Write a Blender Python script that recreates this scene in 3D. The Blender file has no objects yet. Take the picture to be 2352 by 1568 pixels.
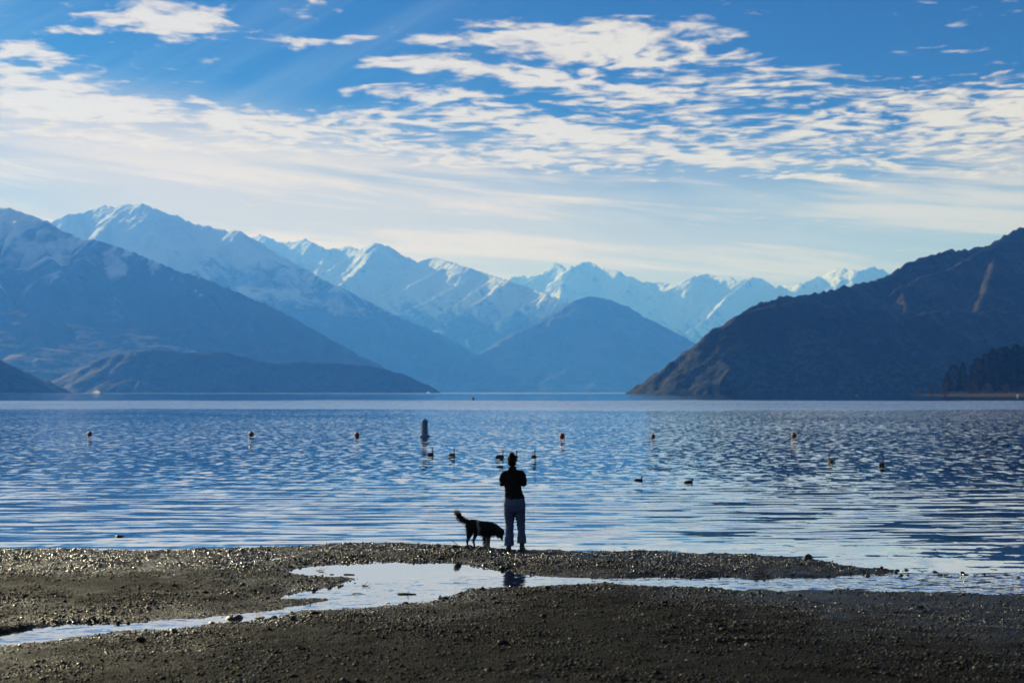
import bpy, math, random
import numpy as np
from mathutils import Vector, Matrix

random.seed(7)
R = math.radians
scene = bpy.context.scene
col = scene.collection

# ------------------------------------------------------------------ camera
H = 2.8                       # lens height above the lake
F = 3266.0                    # focal length in pixels of the 2352-wide view
PITCH = math.atan((900.3 - 784.0) / F)
cam_data = bpy.data.cameras.new("camera")
cam_data.sensor_width = 36.0
cam_data.lens = 50.0
cam_data.clip_start = 0.1
cam_data.clip_end = 80000.0
cam_data.dof.use_dof = True
cam_data.dof.focus_distance = 25.4
cam_data.dof.aperture_fstop = 1.8
cam = bpy.data.objects.new("camera", cam_data)
cam.location = (0, 0, H)
cam.rotation_euler = (R(90) + PITCH, 0, 0)
col.objects.link(cam)
scene.camera = cam

# ------------------------------------------------------------------ exposure
scene.view_settings.view_transform = 'Standard'
scene.view_settings.look = 'None'
scene.view_settings.exposure = 0.3
scene.view_settings.gamma = 1.0
scene.view_settings.use_curve_mapping = False
scene.cycles.use_denoising = True
scene.cycles.max_bounces = 6
scene.cycles.diffuse_bounces = 1
scene.cycles.glossy_bounces = 4
scene.cycles.transmission_bounces = 4
scene.cycles.transparent_max_bounces = 8
scene.cycles.volume_bounces = 2
scene.cycles.sample_clamp_indirect = 6.0
scene.cycles.caustics_reflective = False
scene.cycles.caustics_refractive = False

SUN_AZ = -40.0                # degrees from the view axis (+Y), negative = left
SUN_EL = 19.0


# ------------------------------------------------------------------ node helpers
class NT:
    def __init__(self, tree):
        self.t = tree
        self.n = tree.nodes
        self.l = tree.links

    def node(self, kind, **props):
        nd = self.n.new(kind)
        for k, v in props.items():
            setattr(nd, k, v)
        return nd

    def put(self, sock, v):
        if hasattr(v, "is_linked") or hasattr(v, "links"):
            self.l.new(v, sock)
        elif v is not None:
            sock.default_value = v

    def m(self, op, a, b=None, c=None, clamp=False):
        nd = self.node('ShaderNodeMath', operation=op, use_clamp=clamp)
        self.put(nd.inputs[0], a)
        if b is not None:
            self.put(nd.inputs[1], b)
        if c is not None:
            self.put(nd.inputs[2], c)
        return nd.outputs[0]

    def vm(self, op, a, b=None, scale=None):
        nd = self.node('ShaderNodeVectorMath', operation=op)
        self.put(nd.inputs[0], a)
        if b is not None:
            self.put(nd.inputs[1], b)
        if scale is not None:
            self.put(nd.inputs['Scale'], scale)
        return nd.outputs['Value'] if op in ('LENGTH', 'DOT_PRODUCT') else nd.outputs[0]

    def sep(self, v):
        nd = self.node('ShaderNodeSeparateXYZ')
        self.put(nd.inputs[0], v)
        return nd.outputs[0], nd.outputs[1], nd.outputs[2]

    def comb(self, x, y, z):
        nd = self.node('ShaderNodeCombineXYZ')
        for s, v in zip(nd.inputs, (x, y, z)):
            self.put(s, v)
        return nd.outputs[0]

    def noise(self, vec, scale, detail=4.0, rough=0.5, lac=2.0, dist=0.0, color=False, dims='3D'):
        nd = self.node('ShaderNodeTexNoise', noise_dimensions=dims)
        if vec is not None:
            self.l.new(vec, nd.inputs['Vector'])
        nd.inputs['Scale'].default_value = scale
        nd.inputs['Detail'].default_value = detail
        nd.inputs['Roughness'].default_value = rough
        nd.inputs['Lacunarity'].default_value = lac
        nd.inputs['Distortion'].default_value = dist
        return nd.outputs['Color'] if color else nd.outputs[0]

    def sstep(self, v, lo, hi):
        nd = self.node('ShaderNodeMapRange', interpolation_type='SMOOTHSTEP')
        self.put(nd.inputs[0], v)
        self.put(nd.inputs[1], lo)
        self.put(nd.inputs[2], hi)
        return nd.outputs[0]

    def mix(self, fac, a, b):
        nd = self.node('ShaderNodeMix', data_type='RGBA')
        self.put(nd.inputs[0], fac)
        self.put(nd.inputs[6], a if hasattr(a, "links") else tuple(a) + (1.0,) if len(a) == 3 else a)
        self.put(nd.inputs[7], b if hasattr(b, "links") else tuple(b) + (1.0,) if len(b) == 3 else b)
        return nd.outputs[2]

    def mixf(self, fac, a, b):
        nd = self.node('ShaderNodeMix', data_type='FLOAT')
        self.put(nd.inputs[0], fac)
        self.put(nd.inputs[2], a)
        self.put(nd.inputs[3], b)
        return nd.outputs[0]


def new_mat(name):
    m = bpy.data.materials.new(name)
    m.use_nodes = True
    m.node_tree.nodes.clear()
    nt = NT(m.node_tree)
    out = nt.node('ShaderNodeOutputMaterial')
    return m, nt, out


def px_dir(px, py):
    """world direction through a point of the 2352x1568 view"""
    a, b = (px - 1176.0) / F, (784.0 - py) / F
    c, s = math.cos(PITCH), math.sin(PITCH)
    return Vector((a, c - b * s, s + b * c))


def px_at_depth(px, py, Y):
    d = px_dir(px, py)
    t = Y / d.y
    return (d.x * t, Y, H + d.z * t)


def px_ground(px, py, z=0.0):
    d = px_dir(px, py)
    t = (z - H) / d.z
    return (d.x * t, d.y * t)


# ------------------------------------------------------------------ world: sky with clouds
world = bpy.data.worlds.new("World")
scene.world = world
world.use_nodes = True
world.node_tree.nodes.clear()
w = NT(world.node_tree)
w_out = w.node('ShaderNodeOutputWorld')
bg = w.node('ShaderNodeBackground')
SKY_STRENGTH = 0.1
bg.inputs['Strength'].default_value = SKY_STRENGTH
w.l.new(bg.outputs[0], w_out.inputs[0])
sky = w.node('ShaderNodeTexSky', sky_type='NISHITA')
sky.sun_disc = False
sky.sun_elevation = R(SUN_EL)
sky.sun_rotation = R(SUN_AZ)
sky.altitude = 300.0
sky.air_density = 1.0
sky.dust_density = 0.35
sky.ozone_density = 3.0
tc = w.node('ShaderNodeTexCoord')
D = w.vm('NORMALIZE', tc.outputs['Generated'])
dx, dy, dz = w.sep(D)
az = w.m('ARCTAN2', dx, dy)
el = w.m('ARCSINE', dz)
# deeper blue, as through a polarising filter
gam = w.node('ShaderNodeGamma')
w.l.new(w.vm('SCALE', sky.outputs[0], scale=SKY_STRENGTH), gam.inputs[0])
gam.inputs[1].default_value = 2.1
pol = w.node('ShaderNodeMix', data_type='RGBA', blend_type='MULTIPLY')
pol.inputs[0].default_value = 1.0
w.l.new(gam.outputs[0], pol.inputs[6])
pol.inputs[7].default_value = tuple(v / SKY_STRENGTH for v in (0.078, 0.275, 0.38)) + (1,)
sky_col = pol.outputs[2]
# clouds lie on a flat layer overhead: project the direction on it
zc = w.m('MAXIMUM', dz, 0.012)
plane = w.comb(w.m('DIVIDE', dx, zc), w.m('DIVIDE', dy, zc), 0.0)
azel = w.comb(az, el, 0.0)


def CL(c, k=1.0):
    return tuple(v * k / SKY_STRENGTH for v in c)


# warp of the direction, so that banks have torn outlines
wn = w.noise(w.comb(w.m('MULTIPLY', az, 9.0), w.m('MULTIPLY', el, 26.0), 3.1), 1.0, 4.0, 0.6, color=True)
wv = w.vm('SUBTRACT', wn, (0.5, 0.5, 0.5))
azel_w = w.vm('ADD', azel, w.vm('MULTIPLY', wv, (0.085, 0.030, 0.0)))
azw, elw, _ = w.sep(azel_w)
BANKS = [  # centre x, y, half width, half height, weight, slant (rise per run)
    (385, 50, 165, 36, 1.05, -0.12), (185, 72, 75, 14, .70, 0.0), (210, 12, 60, 9, .5, 0),
    (60, 120, 110, 20, .75, -.05), (70, 175, 150, 26, .95, -.05), (180, 238, 240, 42, 1.1, -.06),
    (470, 234, 70, 12, .7, 0), (700, 98, 42, 11, .75, 0), (800, 98, 62, 11, .75, 0), (620, 92, 45, 10, .6, 0), (730, 18, 34, 12, .6, -.4),
    (960, 145, 125, 20, .95, 0), (1060, 95, 160, 22, .9, 0), (1045, 26, 45, 6, .5, 0), (1330, 90, 240, 46, 1.0, -.05), (1240, 180, 160, 30, .95, -.1),
    (1480, 120, 260, 50, .82, -.15), (1420, 205, 270, 45, .85, -.1), (1700, 200, 300, 62, .68, -.12), (1950, 240, 280, 52, .60, -.1),
    (2200, 290, 320, 80, .78, 0.0), (2380, 270, 190, 90, .80, 0), (1650, 270, 320, 44, .66, 0), (1000, 225, 160, 20, .8, -.04), (1090, 250, 110, 18, .6, 0),
    (570, 285, 170, 36, 1.0, 0), (960, 285, 330, 40, .85, -.02), (1330, 315, 320, 26, 1.0, -.10), (1650, 352, 290, 17, .95, -.11), (1980, 384, 240, 11, .85, -.06),
    (1840, 405, 140, 10, .8, -.12), (2280, 395, 180, 12, .6, 0), (1750, 300, 420, 60, .62, -.06), (700, 330, 420, 34, .7, -.03), (1200, 350, 420, 40, .75, -.06), (250, 320, 300, 26, .7, -.06), (1560, 60, 200, 26, .55, -.06), (2260, 350, 300, 30, .62, 0),
]
cov = None
skew = {}
for (bx_, by_, hw, hh, wt, sl) in BANKS:
    d0 = px_dir(bx_, by_).normalized()
    a0, e0 = math.atan2(d0.x, d0.y), math.asin(d0.z)
    sa, se = hw / F, hh / F
    sl = -round(abs(sl) / 0.06) * 0.06
    if sl not in skew:
        skew[sl] = w.comb(azw, w.m('MULTIPLY_ADD', azw, -sl, elw), 0.0)
    vma = w.node('ShaderNodeVectorMath', operation='MULTIPLY_ADD')
    w.l.new(skew[sl], vma.inputs[0])
    vma.inputs[1].default_value = (1 / sa, 1 / se, 0)
    vma.inputs[2].default_value = (-a0 / sa, -(e0 - sl * a0) / se, 0)
    r2 = w.vm('DOT_PRODUCT', vma.outputs[0], vma.outputs[0])
    g = w.m('MULTIPLY_ADD', r2, -wt * 0.5, wt)
    cov = g if cov is None else w.m('MAXIMUM', cov, g)
cov = w.m('MAXIMUM', cov, w.m('MULTIPLY', w.sstep(el, 0.31, 0.42), 0.40))     # the broken cloud goes on overhead
# small puffs (altocumulus) where there is cover
pw = w.noise(plane, 1.3, 3.0, 0.55, color=True)
plane_w = w.vm('ADD', plane, w.vm('SCALE', w.vm('SUBTRACT', pw, (0.5, 0.5, 0.5)), scale=0.45))
puff = w.noise(w.vm('MULTIPLY', plane_w, (0.85, 0.85, 1.0)), 11.5, 4.0, 0.55)
puff2 = w.noise(w.vm('MULTIPLY', plane_w, (1.0, 0.8, 1.0)), 1.9, 4.0, 0.55)
cells = w.m('ADD', w.m('MULTIPLY', puff, 0.66), w.m('MULTIPLY', puff2, 0.34))
dens = w.m('ADD', w.m('MULTIPLY', w.m('SUBTRACT', cells, 0.5), 6.0), w.m('MULTIPLY', w.m('SUBTRACT', cov, 0.50), 1.7))
cumulus = w.sstep(dens, -0.36, 0.80)
thick = w.sstep(dens, 0.25, 1.0)
# thin veil that thickens towards the horizon, with long streaks
veil_n = w.noise(w.comb(w.m('MULTIPLY', az, 2.6), w.m('ADD', w.m('MULTIPLY', el, 15.0), w.m('MULTIPLY', az, 1.4)), 0.7), 1.0, 5.0, 0.55)
veil_base = w.sstep(w.m('ADD', el, w.m('MULTIPLY', az, 0.08)), 0.200, 0.145)
veil = w.m('MULTIPLY', veil_base, w.mixf(w.sstep(veil_n, 0.34, 0.60), 0.50, 0.96))
low_clear = w.sstep(w.m('SUBTRACT', el, w.m('MULTIPLY', az, 0.12)), 0.03, 0.11)
veil = w.m('MULTIPLY', veil, w.mixf(low_clear, 0.85, 1.0))
streak_n = w.noise(w.comb(w.m('MULTIPLY', az, 3.4), w.m('ADD', w.m('MULTIPLY', el, 44.0), w.m('MULTIPLY', az, 4.4)), 5.2), 1.0, 5.0, 0.6, dist=0.25)
streak = w.m('MULTIPLY', w.sstep(streak_n, 0.46, 0.61), w.sstep(el, 0.185, 0.14))
streak = w.m('MULTIPLY', streak, w.mixf(w.sstep(az, 0.30, -0.15), 0.6, 0.92))
# faint cirrus fan high on the left
cir_n = w.noise(w.comb(w.m('ADD', w.m('MULTIPLY', az, 9.0), w.m('MULTIPLY', el, -16.0)), w.m('MULTIPLY', el, 3.0), 1.3), 1.0, 5.0, 0.6)
cirrus = w.m('MULTIPLY', w.sstep(cir_n, 0.42, 0.75), w.sstep(az, 0.10, -0.12))
cirrus = w.m('MULTIPLY', cirrus, 0.30)
# light on the clouds: whiter towards the sun side, grey-blue in the thick
# (thin cloud glows towards the sun and is duller away from it)
sdir = (math.sin(R(SUN_AZ)) * math.cos(R(SUN_EL)), math.cos(R(SUN_AZ)) * math.cos(R(SUN_EL)), math.sin(R(SUN_EL)))
sdot = w.vm('DOT_PRODUCT', D, sdir)
sunside = w.sstep(sdot, 0.42, 0.96)
dull = w.mixf(w.sstep(sdot, -0.3, 0.42), 0.5, 1.0)
lowsky = w.sstep(el, 0.20, 0.05)
veil_col = w.mix(lowsky, w.mix(sunside, CL((.32, .45, .58)), CL((.50, .46, .38))), w.mix(sunside, CL((.32, .40, .58)), CL((.52, .45, .35))))
cream = w.mix(lowsky, w.mix(sunside, CL((.70, .67, .58)), CL((.68, .60, .44))), w.mix(sunside, CL((.58, .55, .60)), CL((.64, .55, .40))))
cum_col = w.mix(w.m('MULTIPLY', thick, 0.35), cream, CL((.54, .60, .68)))
c1 = w.mix(cirrus, sky_col, CL((.40, .50, .60)))
c2 = w.mix(veil, c1, w.vm('SCALE', veil_col, scale=dull))
c3 = w.mix(streak, c2, w.vm('SCALE', cream, scale=dull))
c4 = w.mix(w.m('MULTIPLY', cumulus, 0.94), c3, w.vm('SCALE', cum_col, scale=dull))
# below the horizon: plain ground tone
above = w.sstep(el, -0.03, 0.0)
c5 = w.mix(above, CL((.10, .11, .12)), c4)
w.l.new(c5, bg.inputs['Color'])
world.cycles.sampling_method = 'MANUAL'
world.cycles.sample_map_resolution = 1024

# ------------------------------------------------------------------ sun
sun_data = bpy.data.lights.new("sun", 'SUN')
sun_data.energy = 4.7
sun_data.angle = R(0.53)
sun_data.color = (0.94, 0.96, 0.98)     # the haze below warms it to daylight
sun = bpy.data.objects.new("sun", sun_data)
sun_dir = Vector((math.sin(R(SUN_AZ)) * math.cos(R(SUN_EL)), math.cos(R(SUN_AZ)) * math.cos(R(SUN_EL)), math.sin(R(SUN_EL))))
sun.rotation_euler = (-sun_dir).to_track_quat('-Z', 'Y').to_euler()
sun.location = (-20, 20, 40)
col.objects.link(sun)


# ------------------------------------------------------------------ numpy noise
def _hash(ix, iy, seed):
    h = (ix.astype(np.int64) * 374761393 + iy.astype(np.int64) * 668265263 + seed * 1442695041) & 0xFFFFFFFF
    h = ((h ^ (h >> 13)) * 1274126177) & 0xFFFFFFFF
    return h ^ (h >> 16)


def perlin(x, y, seed=0):
    x = np.asarray(x, float)
    y = np.asarray(y, float)
    ix, iy = np.floor(x), np.floor(y)
    fx, fy = x - ix, y - iy
    u, v = fx * fx * fx * (fx * (fx * 6 - 15) + 10), fy * fy * fy * (fy * (fy * 6 - 15) + 10)

    def g(a, b):
        ang = _hash(ix + a, iy + b, seed) * (2 * math.pi / 4294967296.0)
        return np.cos(ang) * (fx - a) + np.sin(ang) * (fy - b)
    n0 = g(0, 0) * (1 - u) + g(1, 0) * u
    n1 = g(0, 1) * (1 - u) + g(1, 1) * u
    return (n0 * (1 - v) + n1 * v) * 1.5


def fbm(x, y, seed=0, octs=5, gain=0.5):
    a, s, t = 1.0, 0.0, 0.0
    for o in range(octs):
        s = s + a * perlin(x, y, seed + o * 17)
        t += a
        a *= gain
        x, y = x * 2.03 + 11.7, y * 2.03 - 5.3
    return s / t


def ridged(x, y, seed=0, octs=4, gain=0.5):
    a, s, t = 1.0, 0.0, 0.0
    for o in range(octs):
        s = s + a * (1 - np.abs(perlin(x, y, seed + o * 29)) * 2)
        t += a
        a *= gain
        x, y = x * 2.07 + 3.1, y * 2.07 + 8.9
    return s / t


# ------------------------------------------------------------------ mesh helpers
def mesh_from(name, verts, faces, smooth=True):
    verts = np.asarray(verts, dtype=np.float32)
    me = bpy.data.meshes.new(name)
    if isinstance(faces, np.ndarray):
        k = faces.shape[1]
        me.vertices.add(len(verts))
        me.vertices.foreach_set("co", verts.ravel())
        me.loops.add(faces.size)
        me.loops.foreach_set("vertex_index", faces.astype(np.int32).ravel())
        me.polygons.add(len(faces))
        me.polygons.foreach_set("loop_start", np.arange(0, faces.size, k, dtype=np.int32))
        me.update(calc_edges=True)
    else:
        me.from_pydata([tuple(v) for v in verts], [], faces)
        me.update()
    me.polygons.foreach_set("use_smooth", np.full(len(me.polygons), smooth))
    return me


def add_color(me, cols, name="tint"):
    at = me.color_attributes.new(name, 'FLOAT_COLOR', 'POINT')
    c = np.ones((len(me.vertices), 4), np.float32)
    c[:, :3] = cols
    at.data.foreach_set("color", c.ravel())


def obj(name, me, mat=None, parent=None, loc=None, **props):
    o = bpy.data.objects.new(name, me)
    col.objects.link(o)
    if mat is not None and me is not None and not me.materials:
        me.materials.append(mat)
    if parent is not None:
        o.parent = parent
    if loc is not None:
        o.location = loc
    for k, v in props.items():
        o[k] = v
    return o


def empty(name, loc, rz=0.0, **props):
    o = bpy.data.objects.new(name, None)
    o.empty_display_size = 0.2
    col.objects.link(o)
    o.location = loc
    o.rotation_euler = (0, 0, rz)
    for k, v in props.items():
        o[k] = v
    return o


def grid_faces(nx, ny):
    i = np.arange(nx - 1)[None, :] + np.arange(ny - 1)[:, None] * nx
    return np.stack([i, i + 1, i + 1 + nx, i + nx], -1).reshape(-1, 4)


# ------------------------------------------------------------------ mountains
def mountain_mat(name, low_a, low_b, snow_line=None, snow_band=200.0, snow_amp=500.0, gold=None, tex=0.004, bump_d=14.0, bump_s=0.02, forest=None, rock_at=0.72):
    m, nt, out = new_mat(name)
    geo = nt.node('ShaderNodeNewGeometry')
    P = geo.outputs['Position']
    x, y, z = nt.sep(P)
    n1 = nt.noise(P, tex, 8.0, 0.62)
    n2 = nt.noise(nt.vm('MULTIPLY', P, (1.0, 1.0, 0.35)), tex * 6.0, 6.0, 0.65)
    sa_ = nt.node('ShaderNodeAttribute', attribute_name="streak")
    stk, crs, _u = nt.sep(sa_.outputs['Vector'])
    c = nt.mix(nt.sstep(nt.m('ADD', n1, nt.m('MULTIPLY', nt.m('SUBTRACT', stk, 0.5), 0.25)), 0.40, 0.60), low_a, low_b)
    c = nt.mix(nt.m('MULTIPLY', nt.sstep(n2, 0.45, 0.65), 0.45), c, tuple(v * 0.5 for v in low_a))
    if gold:
        gcol, zlo, zhi = gold
        gn = nt.noise(nt.vm('MULTIPLY', P, (1.0, 1.6, 4.0)), tex * 1.6, 6.0, 0.6)
        gm = nt.m('MULTIPLY', nt.sstep(gn, 0.46, 0.58), nt.m('MULTIPLY', nt.sstep(z, zlo - 60, zlo + 30), nt.sstep(z, zhi + 80, zhi - 80)))
        c = nt.mix(gm, c, gcol)
    if forest:
        fcol, ftop = forest
        fm = nt.sstep(nt.m('ADD', z, nt.m('MULTIPLY', nt.m('SUBTRACT', n1, 0.5), 260.0)), ftop + 40, ftop - 60)
        clump = nt.noise(P, 0.10, 3.0, 0.6)
        fc = nt.mix(nt.sstep(clump, 0.40, 0.62), tuple(v * 0.35 for v in fcol), fcol)
        c = nt.mix(nt.m('MULTIPLY', fm, 0.85), c, fc)
    rough = 0.9
    if snow_line is not None:
        nx, ny, nz = nt.sep(geo.outputs['Normal'])
        zz = nt.m('ADD', z, nt.m('MULTIPLY', nt.m('SUBTRACT', n1, 0.5), snow_amp * 0.7))
        zz = nt.m('ADD', zz, nt.m('MULTIPLY', nt.m('SUBTRACT', n2, 0.5), snow_amp * 0.35))
        zz = nt.m('ADD', zz, nt.m('MULTIPLY', nt.m('SUBTRACT', 0.55, stk), snow_amp * 1.1))   # snow lies in the gullies
        sm = nt.sstep(zz, snow_line - snow_band, snow_line + snow_band)
        # bare rock on steep ribs and along the crest
        rockn = nt.noise(nt.vm('MULTIPLY', P, (1.0, 1.0, 0.5)), tex * 4.0, 7.0, 0.7)
        rk = nt.m('ADD', nt.m('MULTIPLY', stk, 0.55), nt.m('ADD', nt.m('MULTIPLY', crs, 0.22), nt.m('SUBTRACT', 0.80, nz)))
        rk = nt.m('ADD', rk, nt.m('MULTIPLY', nt.m('SUBTRACT', rockn, 0.5), 1.1))
        rocky = nt.sstep(rk, rock_at, rock_at + 0.22)
        sm = nt.m('MULTIPLY', sm, nt.mixf(rocky, 1.0, 0.22))
        c = nt.mix(sm, c, (0.64, 0.70, 0.77))
    b = nt.node('ShaderNodeBump')
    b.inputs['Strength'].default_value = 1.0
    b.inputs['Distance'].default_value = bump_d
    nt.l.new(nt.noise(P, bump_s, 6.0, 0.6), b.inputs['Height'])
    bs = nt.node('ShaderNodeBsdfPrincipled')
    bs.inputs['Roughness'].default_value = rough
    bs.inputs['Specular IOR Level'].default_value = 0.1
    nt.l.new(c, bs.inputs['Base Color'])
    nt.l.new(b.outputs[0], bs.inputs['Normal'])
    nt.l.new(bs.outputs[0], out.inputs[0])
    return m


def spurs(line, k_drop, spacing, seed, lean=0.0, spread=35, side=-1, length=99999.0, start=0.0):
    """side ridges running down from a main ridge, every 'spacing' metres along it"""
    rng = random.Random(seed)
    res = []
    acc = spacing * 0.5 * rng.random() + start
    for (a, b) in zip(line[:-1], line[1:]):
        a, b = np.array(a), np.array(b)
        L = np.hypot(*(b - a)[:2])
        t = acc
        while t < L:
            p = a + (b - a) * (t / L)
            if p[2] > 120:
                ang = R(-90 if side < 0 else 90) + R(rng.uniform(-spread, spread) + lean)
                kd = k_drop * rng.uniform(0.85, 1.2)
                pts = [tuple(p - np.array([0, 0, p[2] * 0.015]))]
                q = p.copy()
                run = min(p[2] / kd, length * rng.uniform(.6, 1.2))
                n = 5
                z0 = p[2]
                for i in range(n):
                    ang += R(rng.uniform(-16, 16))
                    q = q + np.array([math.cos(ang), math.sin(ang), 0]) * (run / n)
                    q[2] = z0 - kd * run * (i + 1) / n
                    pts.append(tuple(q))
                res.append(pts)
            t += spacing * rng.uniform(0.6, 1.45)
        acc = t - L
    return res


def terrain(name, mat, lines, k, step, pad, seed, jag=12.0, gully=(160.0, 60.0), gully_full=400.0, rough=(350.0, 40.0), power=1.0, tufts=0.0, **props):
    """height field that falls away from ridge lines (metres), carved by gullies"""
    pts = np.array([p for ln in lines for p in ln])
    x0, x1 = pts[:, 0].min() - pad, pts[:, 0].max() + pad
    y0, y1 = pts[:, 1].min() - pad, pts[:, 1].max() + pad * 0.6
    nx, ny = int((x1 - x0) / step) + 1, int((y1 - y0) / step) + 1
    gx, gy = np.meshgrid(np.linspace(x0, x1, nx), np.linspace(y0, y1, ny))
    X, Y = gx.ravel(), gy.ravel()
    wx = X + fbm(X / 700, Y / 700, seed + 3, 3) * 110
    wy = Y + fbm(X / 700, Y / 700, seed + 9, 3) * 110
    best = np.full(X.shape, -1e9)
    bs, bd = np.zeros_like(X), np.zeros_like(X)
    for li, ln in enumerate(lines):
        s0 = li * 971.0
        main = li == 0
        for a, b in zip(ln[:-1], ln[1:]):
            ax, ay, azz = a
            ex, ey, ez = b[0] - ax, b[1] - ay, b[2] - azz
            LL = max(ex * ex + ey * ey, 1e-6)
            # warp only away from the crest, so that crests stay put
            t = np.clip(((X - ax) * ex + (Y - ay) * ey) / LL, 0, 1)
            d = np.hypot(X - ax - ex * t, Y - ay - ey * t)
            wgt = np.clip(d / 500, 0, 1)
            px_, py_ = X + (wx - X) * wgt, Y + (wy - Y) * wgt
            t = np.clip(((px_ - ax) * ex + (py_ - ay) * ey) / LL, 0, 1)
            d = np.hypot(px_ - ax - ex * t, py_ - ay - ey * t)
            h = azz + ez * t - k * (d ** power)
            up = h > best
            best = np.where(up, h, best)
            bs = np.where(up, s0 + t * math.sqrt(LL), bs)
            bd = np.where(up, d, bd)
            s0 += math.sqrt(LL)
    lam, amp = gully
    gl = ridged(bs / lam + fbm(X / 300, Y / 300, seed + 21, 3) * 0.5, bd / (lam * 6), seed + 5, 3)
    z = best - amp * np.clip(bd / gully_full, 0, 1) * (0.6 - 0.6 * gl)
    z += fbm(X / rough[0], Y / rough[0], seed + 40, 6, 0.55) * rough[1] * np.clip(bd / 150 + 0.12, 0, 1)
    z += (ridged(X / (jag * 9), Y / (jag * 9), seed + 70, 3) - 0.55) * jag
    if tufts:
        z += fbm(X / 21, Y / 21, seed + 55, 3, 0.6) * tufts * 2
    if jag > 17:
        z += (ridged(X / (jag * 2.6), Y / (jag * 2.6), seed + 90, 3) - 0.5) * jag * 0.75
    z = np.maximum(z, -40.0)
    st = ridged(bs / (lam * 0.55) + fbm(X / 260, Y / 260, seed + 121, 3) * 0.7, bd / (lam * 5.0), seed + 105, 4, 0.6)
    st = np.clip(st * 0.8 + 0.25, 0, 1)
    crest = np.clip(1 - bd / (lam * 0.5), 0, 1)
    keep = z.reshape(ny, nx)
    f = grid_faces(nx, ny)
    up = (keep.ravel()[f] > -30).any(1)
    f = f[up]
    me = mesh_from(name, np.stack([X, Y, z], 1), f)
    # drop unused vertices
    used = np.unique(f)
    remap = np.full(len(X), -1)
    remap[used] = np.arange(len(used))
    bpy.data.meshes.remove(me)
    me = mesh_from(name, np.stack([X, Y, z], 1)[used], remap[f])
    add_color(me, np.stack([st, crest, st], 1)[used], "streak")
    return obj(name, me, mat, kind='structure', **props)


def ridge(pp):
    return [px_at_depth(*p) for p in pp]


def dl(points, d0, d1, saw=0.0, period=120.0):
    """give pixel points depths that run evenly from d0 to d1, the crest winding to and fro by 'saw'"""
    n = len(points) - 1
    res = []
    for i, p in enumerate(points):
        ph_ = (p[0] / period) % 1.0
        wind = saw * (1 - 2 * ph_ / 0.72 if ph_ < 0.72 else -1 + 2 * (ph_ - 0.72) / 0.28)
        res.append((p[0], p[1], d0 + (d1 - d0) * i / n + wind))
    return ridge(res)


TUSS, SCRUB = (0.048, 0.040, 0.030), (0.020, 0.024, 0.020)
mat_snow_near = mountain_mat("snowy_slope", TUSS, SCRUB, snow_line=860, snow_band=190, snow_amp=700, tex=0.0035, bump_d=26, bump_s=0.012)
mat_snow_left = mountain_mat("snowy_shoulder_slope", TUSS, SCRUB, snow_line=720, snow_band=170, snow_amp=620, tex=0.0045, bump_d=22, bump_s=0.016)
mat_snow_far = mountain_mat("snowy_range", TUSS, (0.08, 0.08, 0.085), snow_line=700, snow_band=200, snow_amp=700, rock_at=0.66, tex=0.003, bump_d=50, bump_s=0.008)
mat_mid = mountain_mat("lake_cone_slope", (0.06, 0.05, 0.034), SCRUB, snow_line=1000, snow_band=260, snow_amp=500, tex=0.004, bump_d=20, bump_s=0.015)
mat_foothill = mountain_mat("foothill_grass", (0.07, 0.065, 0.04), SCRUB, gold=((0.36, 0.24, 0.14), 40, 420), tex=0.004, bump_d=12, bump_s=0.02)
mat_low = mountain_mat("wooded_low_hill", (0.018, 0.019, 0.014), (0.010, 0.013, 0.009), tex=0.006, bump_d=10, bump_s=0.03)
mat_right = mountain_mat("brown_hill", (0.062, 0.050, 0.036), (0.024, 0.022, 0.017), tex=0.012, bump_d=9, bump_s=0.08, forest=((0.040, 0.056, 0.028), 80))

# left massif, front shoulder
L1 = dl([(-420, 520), (-260, 470), (-120, 452), (-40, 468), (0, 474), (22, 477), (43, 483), (65, 494), (90, 501), (115, 511), (144, 528), (180, 546), (223, 551), (274, 567), (324, 585), (378, 607),
         (432, 625), (468, 636), (504, 654), (558, 675), (594, 690), (640, 712), (700, 742), (780, 785), (860, 830), (930, 868)], 8300, 7200)
terrain("mountain", mat_snow_left, [L1] + spurs(L1[:-3], 0.42, 520, 5, lean=10, spread=28), 0.72, 17, 700, 11, jag=16, gully=(170, 110), gully_full=450, rough=(420, 90),
        label="snowy shoulder ridge at the left edge, falling towards the low dark hill", category="mountain")
# left massif, main crest
L2 = dl([(-60, 590), (60, 545), (119, 511), (133, 501), (158, 492), (194, 486), (216, 477), (238, 469), (248, 473), (284, 470), (306, 469), (331, 466), (356, 477), (382, 490), (407, 492), (425, 504),
         (450, 515), (504, 524), (522, 530), (540, 528), (562, 535), (583, 548), (612, 568), (641, 582), (684, 607), (720, 625), (742, 639), (774, 654), (810, 672), (847, 690), (879, 708), (915, 726),
         (954, 742), (1005, 766), (1041, 780), (1077, 800), (1140, 835), (1200, 872)], 13400, 12000, 260, 210)
terrain("mountain", mat_snow_near, [L2] + spurs(L2[:-6], 0.44, 640, 8, lean=2, spread=32), 0.72, 24, 900, 31, jag=22, gully=(200, 120), gully_full=450, rough=(420, 90),
        label="highest snow-covered mountain with a jagged top, left of the middle", category="mountain")
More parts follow.
